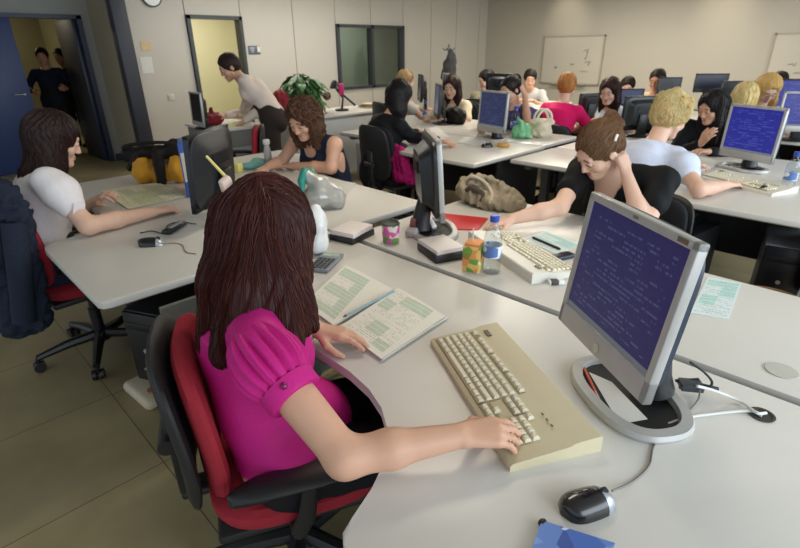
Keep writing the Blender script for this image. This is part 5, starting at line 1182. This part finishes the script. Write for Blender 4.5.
# her long dark reddish hair: volume plus individual strands
def long_hair(d):
    H, hf, hr, hu, base = d['H'], d['hf'], d['hr'], d['hu'], d['base']; s = SDF(); A = np.stack([hr, hf, hu]); o = lambda f, r, u: H+hf*f+hr*r+hu*u
    s.ell(o(-.016, 0, .032), (.090, .108, .093), A, k=.02); s.ell(o(-.055, 0, -.02), (.088, .07, .085), A, k=.03)
    Fh = d['F']; Rh = d['R']
    # falls: start on the head, mid point, tip (world), radii
    falls = [(o(-.01, .072, .03), A3(.525, .925, 1.02), A3(.488, .838, .925), .050, .050, .034),
             (o(.03, .070, .02), A3(.590, .950, 1.02), A3(.550, .850, .93), .034, .034, .022),
             (o(-.05, .062, .02), A3(.475, .945, 1.01), A3(.415, .880, .915), .055, .056, .034),
             (o(-.08, .03, .0), A3(.465, 1.00, 1.00), A3(.385, .945, .885), .048, .046, .028),
             (o(-.08, -.03, .0), A3(.460, 1.07, 1.00), A3(.390, 1.03, .875), .048, .045, .028),
             (o(-.07, -.06, .0), A3(.49, 1.13, 1.0), A3(.44, 1.12, .89), .045, .04, .026),
             (o(.0, -.075, .02), A3(.60, 1.15, 1.02), A3(.595, 1.15, .93), .042, .042, .022)]
    for a, m, e, r0, r1, r2 in falls: s.cap(a, m, r0, r1, k=.035); s.cap(m, e, r1, r2, k=.03)
    s.ell(o(.125, -.012, -.05), (.062, .075, .095), A, k=.012, sub=True)
    V, Q = s.mesh(.0045, groove(H-A3(.02, 0, 0), .0028, 40, 83, .5, .2))
    mh = hair_mat('auburn_dark', (52, 26, 24)); ho = mesh_obj('hair', V, Q, mh, d['root'], base)
    ms = hair_mat('auburn', (74, 36, 30)); clip = o(-.12, -.03, .05)
    def fl(p, n):
        q = (p-H); f_, u_ = q@hf, q@hu
        if u_ > .045 and f_ > -.09: return nrm(clip-p)
        return A3(0, 0, -1.)+(-hf*.25 if u_ > -.02 else 0)
    strands(ho, base, 1700, fl, .34, ms, (.0006, .0012), .014, 5, jitter=.16)
    c = Vector(o(-.125, -.04, .05)-base); b = MB(); b.box(tuple(c), (.03, .018, .05), rot=(.3, -.4, .2), bev=.006); cl = b.build('hair_clip', mat('pale_pink_clip', (224, 196, 180), .35), ho)
    b = MB(); b.cyl(tuple(c+Vector((.01, .0, .01))), tuple(c+Vector((-.012, .055, .065))), .0042, .003, n=8); b.build('clip_pin', mat('yellow_pin', (214, 194, 110), .4), cl)
    return ho
P1['hair'] = long_hair(P1)
w_ = P1['W']['L']; band(P1['root'], P1['base'], w_+P1['HD']['L']*-.012, P1['W']['L']-P1['E']['L'], .027, .022, mat('watch_band', (206, 190, 172), .4), 'watch_strap')
c = Vector(w_-P1['HD']['L']*.012+A3(0, 0, .030)-P1['base']); b = MB(); b.box(tuple(c), (.028, .024, .008), rot=(0, 0, R_(-56)), bev=.003); b.build('watch_face', mat('watch_face', (226, 220, 206), .2), P1['root'])

# woman in the white shirt, left
P2 = person('woman in a white short sleeved shirt reading a form at the left desk', (.39, 2.85, .555), (.570, 2.925, 1.115), 4, -6, 22,
    dict(R=dict(w=tuple(at(152, 212, .775)), e=(.52, 2.50, .79), n=A3(0, 0, 1), curl=(.3, .45, .3)), L=dict(w=tuple(at(98, 200, .78)), hint=A3(-.2, 1, -.6), n=A3(-.3, -.3, 1), curl=(.4, .6, .4))),
    ('shirt', 'white_shirt', (232, 226, 228)), ('straight', 'darkest_brown', (34, 20, 18)), skin='fair', res=.006, hres=.005, sh=dict(R=(.455, 2.665, .970)), puff=1.05, neck=.058, vneck=.06, hairx=dict(L=.27, caps=[(tuple(atY(42, 150, 2.93)), tuple(atY(33, 175, 2.90)), .055, .05), (tuple(atY(33, 175, 2.90)), tuple(atY(21, 194, 2.88)), .05, .02), (tuple(atY(50, 150, 2.86)), tuple(atY(42, 184, 2.82)), .04, .03)]), bottom=DEN, brow=(40, 26, 22), sc=1.04, top_fold=.005)
c = P2['S']['R']+(P2['E']['R']-P2['S']['R'])*.50; b = MB(); b.box(tuple(Vector(c-P2['base'])+Vector((.02, -.066, -.01))), (.05, .006, .05), rot=(.2, .2, .3), bev=.001); b.build('sleeve_tab', cloth('white_shirt', (232, 226, 228)), P2['top'])
for q in (-1, 1):
    b = MB(); nb = Vector(P2['nb']-P2['base']); b.grid(lambda u, v: nb+Vector((.02+.06*u, q*(.055-.03*u)+0*v, -.005-.02*u+.035*v-.03*v*v))+Vector(tuple(P2['R']*0)), 5, 4, .003); b.build('collar', cloth('white_shirt', (232, 226, 228)), P2['top'])
# denim jacket hung over the chair back
tj = empty('denim_jacket', (.265, 2.82, 0), R_(4), 'dark denim jacket hung over the back of the left red chair', 'jacket'); s = SDF()
s.cap((.0, -.21, .955), (.0, .21, .955), .05, .05, k=.04); s.cap((-.075, -.20, .92), (-.11, -.21, .40), .055, .07, k=.05); s.cap((-.085, .0, .92), (-.11, .0, .50), .06, .06, k=.05); s.cap((-.08, .20, .92), (-.10, .2, .46), .06, .06, k=.05); s.cap((.01, -.245, .90), (-.04, -.27, .42), .05, .055, k=.03)
V, Q = s.mesh(.008, folds(.011, .45, 21)); jk = mesh_obj('jacket_body', V, Q, cloth('denim', (36, 43, 58), .85, scale=90, var=.3), tj)
b = MB(); b.tube(smooth_path([(-.02, -.30, .86), (-.06, -.33, .66), (-.10, -.32, .44)]), [.045]*13, 12); b.build('jacket_sleeve', cloth('denim', (40, 50, 72)), tj)
b = MB(); b.tube([(-.075, -.19, 1.0), (-.11, 0, 1.01), (-.075, .19, 1.0)], .016, 8); b.build('jacket_collar', cloth('denim_dark', (32, 40, 60), .85), tj)

# curly haired woman
P4 = person('curly haired woman in a dark sleeveless top writing at the desk behind the silver bag', (2.18, 2.86, .555), tuple(at(303, 119, 1.095)), 186, 198, 30,
    dict(R=dict(w=tuple(at(267, 167, .78)), e=tuple(at(283, 160, .80)), n=Z3, curl=(.4, .5, .4)), L=dict(w=tuple(at(292, 166, .775)), e=tuple(at(331, 168, .79)), n=Z3, curl=(.3, .5, .4))),
    ('tank_top', 'navy_top', (28, 34, 50)), ('curly', 'brown_curls', (66, 44, 34)), skin='mid', res=.006, sleeve='none', neck=.07, vneck=.05, sc=1.02, sh=dict(L=(2.055, 2.665, .93), R=(1.985, 2.985, .94)), hairx=dict(L=.19), bottom=DEN)
# woman in black dress, middle
P18 = person('woman in a black short sleeved top leaning her neck on her hand', (2.52, .90, .555), (2.245, .985, 1.075), 168, 152, 40,
    dict(R=dict(w=tuple(at(512, 219, .785)), e=tuple(at(560, 207, .83)), n=Z3, curl=(.25, .4, .3)), L=dict(w=(2.245, .845, .985), e=(2.20, .715, .785), d=nrm(A3(.02, .055, .10)), n=nrm(A3(-.3, -1, .3)), curls=[(.3, .4, .3), (.35, .45, .3), (.4, .5, .3), (.45, .5, .3)])),
    ('top', 'black_top', (16, 16, 19)), ('bun', 'ash_brown', (92, 66, 46)), hroll=-8, hres=.005, skin='fair', res=.006, neck=.075, vneck=.04, sh=dict(R=(2.33, 1.09, .96), L=(2.40, .74, .95)), bottom=BLK, sc=1.02)
H = P18['H']; o = lambda f, r, u: Vector(H+P18['hf']*f+P18['hr']*r+P18['hu']*u-P18['base'])
b = MB(); b.tube([o(-.035, -.088, .055), o(-.045, -.086, .062), o(-.06, -.082, .066)], .006, 8); b.build('hair_clip', mat('pearl_clip', (232, 226, 216), .3), P18['hair'])
# blond woman in pale blue
P15 = person('woman with short pinned up blond hair in a pale blue shirt', (3.10, 1.13, .555), (3.385, 1.075, 1.108), -8, -24, 22,
    dict(R=dict(w=tuple(at(727, 185, .775)), e=tuple(at(699, 190, .79)), n=Z3, curl=(.25, .4, .3)), L=dict(w=(3.60, 1.02, .78), hint=A3(-.1, 1, -.6), n=Z3)),
    ('shirt', 'pale_blue_shirt', (206, 214, 236)), ('updo', 'golden_blond', (196, 158, 98)), skin='fair', res=.007, puff=1.0, neck=.058, sc=1.04, bottom=DEN, brow=(150, 110, 70))
nb = P15['nb']; b = MB(); rings = []
for r, dz in ((.064, -.006), (.062, .022), (.057, .026), (.055, 0)): rings.append([tuple(Vector(nb+A3(r*math.cos(a), r*math.sin(a)*1.05, dz+.012*math.cos(a+2.9)))-Vector(P15['base'])) for a in [2*math.pi*j/40 for j in range(40)]])
b.loft(rings+[rings[0]], caps=False); b.build('collar', cloth('blue_collar', (176, 192, 226)), P15['top'])
# woman in black with her hair down, across from the blond woman
P16 = person('woman with long black hair in black, hand raised to her chest, behind the blue screen', (4.86, 1.26, .555), (4.60, 1.175, 1.06), 190, 156, 24,
    dict(R=dict(w=(4.46, 1.16, .80), hint=A3(.1, .8, -.6), d=nrm(A3(-.2, -.3, .5)), n=A3(-.8, .3, .2)), L=dict(w=(4.30, 1.05, .775), hint=A3(0, -1, -.5))), ('jacket', 'black_jacket', (20, 20, 24)), ('straight', 'black_hair', (22, 18, 20)), skin='mid', res=.008, sleeve='long', sc=1.0, hairx=dict(L=.30))
# woman in black near the left wall
P5 = person('woman dressed in black with long black hair, writing at the second row desk', (2.98, 3.27, .555), (3.215, 3.215, 1.125), -8, -12, 26,
    dict(R=dict(w=tuple(at(440, 141, .785)), e=tuple(at(412, 137, .80)), n=Z3), L=dict(w=(3.55, 3.30, .78), hint=A3(-.2, 1, -.5), n=Z3)), ('jacket', 'black_jacket', (20, 20, 24)), ('straight', 'black_hair', (22, 18, 20)), skin='mid', res=.008, sleeve='long', sc=1.04)
tm = blob('magenta_cloth', 'magenta jacket hanging over the seat of the black chair in the second row', 'cloth', (2.99, 2.99, .47), [('e', (-.04, 0, .15), (.05, .11, .16)), ('e', (.0, -.06, .05), (.11, .10, .06)), ('c', (-.05, -.08, .20), (-.02, -.12, .03), .045, .05)], cloth('magenta_jacket', (160, 22, 96), .75), .008, .010, .6, part='cloth_folds', seed=14)
# standing woman leaning over the side desk
hp = A3(3.02, 5.02, .87)
lp = {}
for k, q in (('R', 1), ('L', -1)):
    F_ = A3(-.80, .6, 0); R__ = A3(F_[1], -F_[0], 0); h_ = hp+R__*q*.09; lp[k] = (h_, h_+A3(.02, -.02, -.40)+F_*.03, A3(h_[0]+.03, h_[1]-.05, .085), nrm(F_))
P3 = person('standing woman in a cream blouse and dark trousers leaning over the side desk', hp, (2.80, 5.36, 1.335), 143, 163, 26,
    dict(R=dict(w=(2.74, 5.52, .84), hint=A3(.2, .3, -.3), n=Z3), L=dict(w=(2.78, 5.16, .80), hint=A3(.4, -.3, .1), n=Z3)), ('blouse', 'cream_blouse', (222, 206, 194)), ('short', 'dark_short', (40, 26, 24)), skin='mid', res=.008, sleeve='long', sc=1.10, bottom=BRN, legpts=lp)
# farther people
def seat(label, head, yaw, hyaw, hp_, col, hair, lean=.2, sleeve='short', cn=None, arms=None, ch=None, **kw):
    h = A3(*head); F_ = A3(math.cos(R_(yaw)), math.sin(R_(yaw)), 0); R__ = A3(F_[1], -F_[0], 0); pv = A3(h[0], h[1], 0)-F_*lean; pv[2] = .555
    a = arms or {}
    ar = dict(R=dict(w=tuple(pv+F_*(lean+.30)+R__*.12+A3(0, 0, .225)), hint=R__-Z3, n=Z3), L=dict(w=tuple(pv+F_*(lean+.30)-R__*.14+A3(0, 0, .225)), hint=-R__-Z3, n=Z3)); ar.update(a)
    d = person(label, pv, h, yaw, hyaw, hp_, ar, ('top', cn or 'top_%d_%d_%d' % col, col), hair, sleeve=sleeve, res=kw.pop('res', .010), **kw)
    if d['hair'] is not None:
        strands(d['hair'], d['base'], 170, flow_down(d) if hair[0] not in ('bun',) else flow_to(d['H']-d['hf']*.1+d['hu']*.06), .16, hair_mat(hair[1]+'_lock', tuple(min(255, int(c*1.18+6)) for c in hair[2])), (.0016, .003), .016, len(PEOPLE), jitter=.4, lift=.003)
    chair(ch or chF, pv[0]+F_[0]*.10, pv[1]+F_[1]*.10, yaw, 'black office chair under the '+label.split(',')[0].split(' by ')[0].split(' behind ')[0].split(' mostly')[0].split(' at the back')[0].split(' below')[0])
    return d
seat('blond haired person half hidden behind the woman in black, by the wall counter', (4.62, 4.52, 1.14), -20, -20, 15, (196, 190, 180), ('short', 'dull_blond', (150, 122, 84)))
seat('dark haired woman in cream, at the desk with the black bag', (4.68, 3.86, 1.10), 190, 200, 18, (214, 200, 172), ('straight', 'dark_brown', (44, 26, 22)), sleeve='half')
seat('dark haired person in beige looking left, near the room corner', (5.66, 4.09, 1.12), 20, 150, 15, (150, 142, 118), ('short', 'near_black', (30, 22, 20)))
d9 = seat('woman in purple leaning her head on her raised hand, behind the tall bottle', (4.42, 2.905, 1.125), 186, 170, 22, (72, 62, 112), ('bun', 'near_black', (30, 22, 20)), skin='mid', arms=dict(L=dict(w=(4.50, 2.79, 1.08), e=(4.40, 2.66, .80), d=nrm(A3(-.05, .1, .2)), n=A3(.2, -1, 0))))
seat('dark haired man in a light grey shirt facing us at the back', (6.95, 4.24, 1.075), 205, 215, 15, (178, 178, 176), ('short', 'near_black', (30, 22, 20)), male=True, skin='mid', sc=1.06)
seat('blond woman in a bright pink jacket seen from behind', (5.00, 2.62, 1.135), 8, 20, 10, (226, 26, 104), ('short', 'reddish_blond', (168, 116, 66)), sleeve='long', sc=1.04, ch=chK)
seat('brown haired woman in white facing left, before the wide whiteboard', (5.60, 2.44, 1.06), 200, 186, 18, (214, 220, 226), ('straight', 'dark_brown', (44, 26, 22)), sc=1.08)
seat('dark haired person mostly hidden by the small grey blue screen', (6.95, 2.80, 1.02), 200, 200, 18, (120, 120, 124), ('short', 'near_black', (30, 22, 20)))
seat('woman in cream with a dark top knot by the far wall', (6.75, 2.38, 1.12), 195, 180, 15, (222, 198, 160), ('bun', 'near_black', (30, 22, 20)), skin='tan')
seat('woman with a round head of pale blond hair, behind the blue screen', (5.30, 1.12, 1.085), 0, -10, 18, (190, 186, 182), ('bob', 'pale_blond', (206, 176, 122)))
seat('woman with long golden hair leaning right in a white top, at the right edge', (5.72, 1.05, 1.135), -5, 215, 38, (216, 216, 218), ('straight', 'golden_blond', (196, 158, 98)))
seat('dark haired person behind the golden haired woman, below the right whiteboard', (7.2, 1.24, 1.10), 190, 190, 15, (130, 130, 136), ('short', 'near_black', (30, 22, 20)))
strands(P2['hair'], P2['base'], 900, flow_down(P2), .28, hair_mat('darkest_brown_b', (48, 28, 24)), (.0008, .0015), .014, 6)
strands(P4['hair'], P4['base'], 900, flow_down(P4), .22, hair_mat('brown_curls_b', (92, 64, 48)), (.0012, .0022), .012, 7, wave=1.1, jitter=.3)
strands(P18['hair'], P18['base'], 700, flow_to(P18['H']-P18['hf']*.10+P18['hu']*.06), .14, hair_mat('ash_brown_b', (118, 86, 60)), (.0008, .0015), .010, 8, jitter=.3)
strands(P15['hair'], P15['base'], 1300, flow_to(P15['H']-P15['hf']*.08+P15['hu']*.12), .09, hair_mat('golden_blond_b', (230, 202, 150)), (.0007, .0015), .010, 9, jitter=.7, lift=.006)
strands(P16['hair'], P16['base'], 300, flow_down(P16), .25, hair_mat('black_hair_b', (34, 28, 28)), (.0015, .0025), .016, 10)
# two dark figures in the corridor
def stander(label, x, y, yaw, hz, col, hair):
    hp = A3(x, y, hz-.60); lp = {}; F_ = A3(math.cos(R_(yaw)), math.sin(R_(yaw)), 0); R__ = A3(F_[1], -F_[0], 0)
    for k, q in (('R', 1), ('L', -1)): h_ = hp+R__*q*.09; lp[k] = (h_, A3(h_[0], h_[1], .47), A3(h_[0], h_[1], .085), F_)
    return person(label, hp, A3(x, y, hz)+F_*.03, yaw, yaw, 5, dict(R=dict(w=tuple(hp+R__*.22+F_*.12+A3(0, 0, .12)), n=R__), L=dict(w=tuple(hp-R__*.22+F_*.14+A3(0, 0, .15)), n=-R__)), ('jacket', 'navy_jacket', col), hair, res=.012, sleeve='long', legpts=lp, skin='tan')
stander('person in a dark navy jacket standing in the corridor, nearer the blue door', 2.02, 9.60, 250, 1.44, (26, 32, 48), ('short', 'near_black', (30, 22, 20)))
stander('person in dark clothes standing in the corridor, nearer the navy door leaf', 2.40, 10.2, 225, 1.43, (30, 30, 38), ('short', 'near_black', (30, 22, 20)))
tb = blob('black_bag', 'black handbag on the desk beside the woman in cream', 'bag', (4.45, 3.60, TOP), [('e', (0, 0, .08), (.09, .14, .10))], cloth('black_bag', (30, 26, 24)), .010, .008, .6, seed=16)
# purge scratch meshes
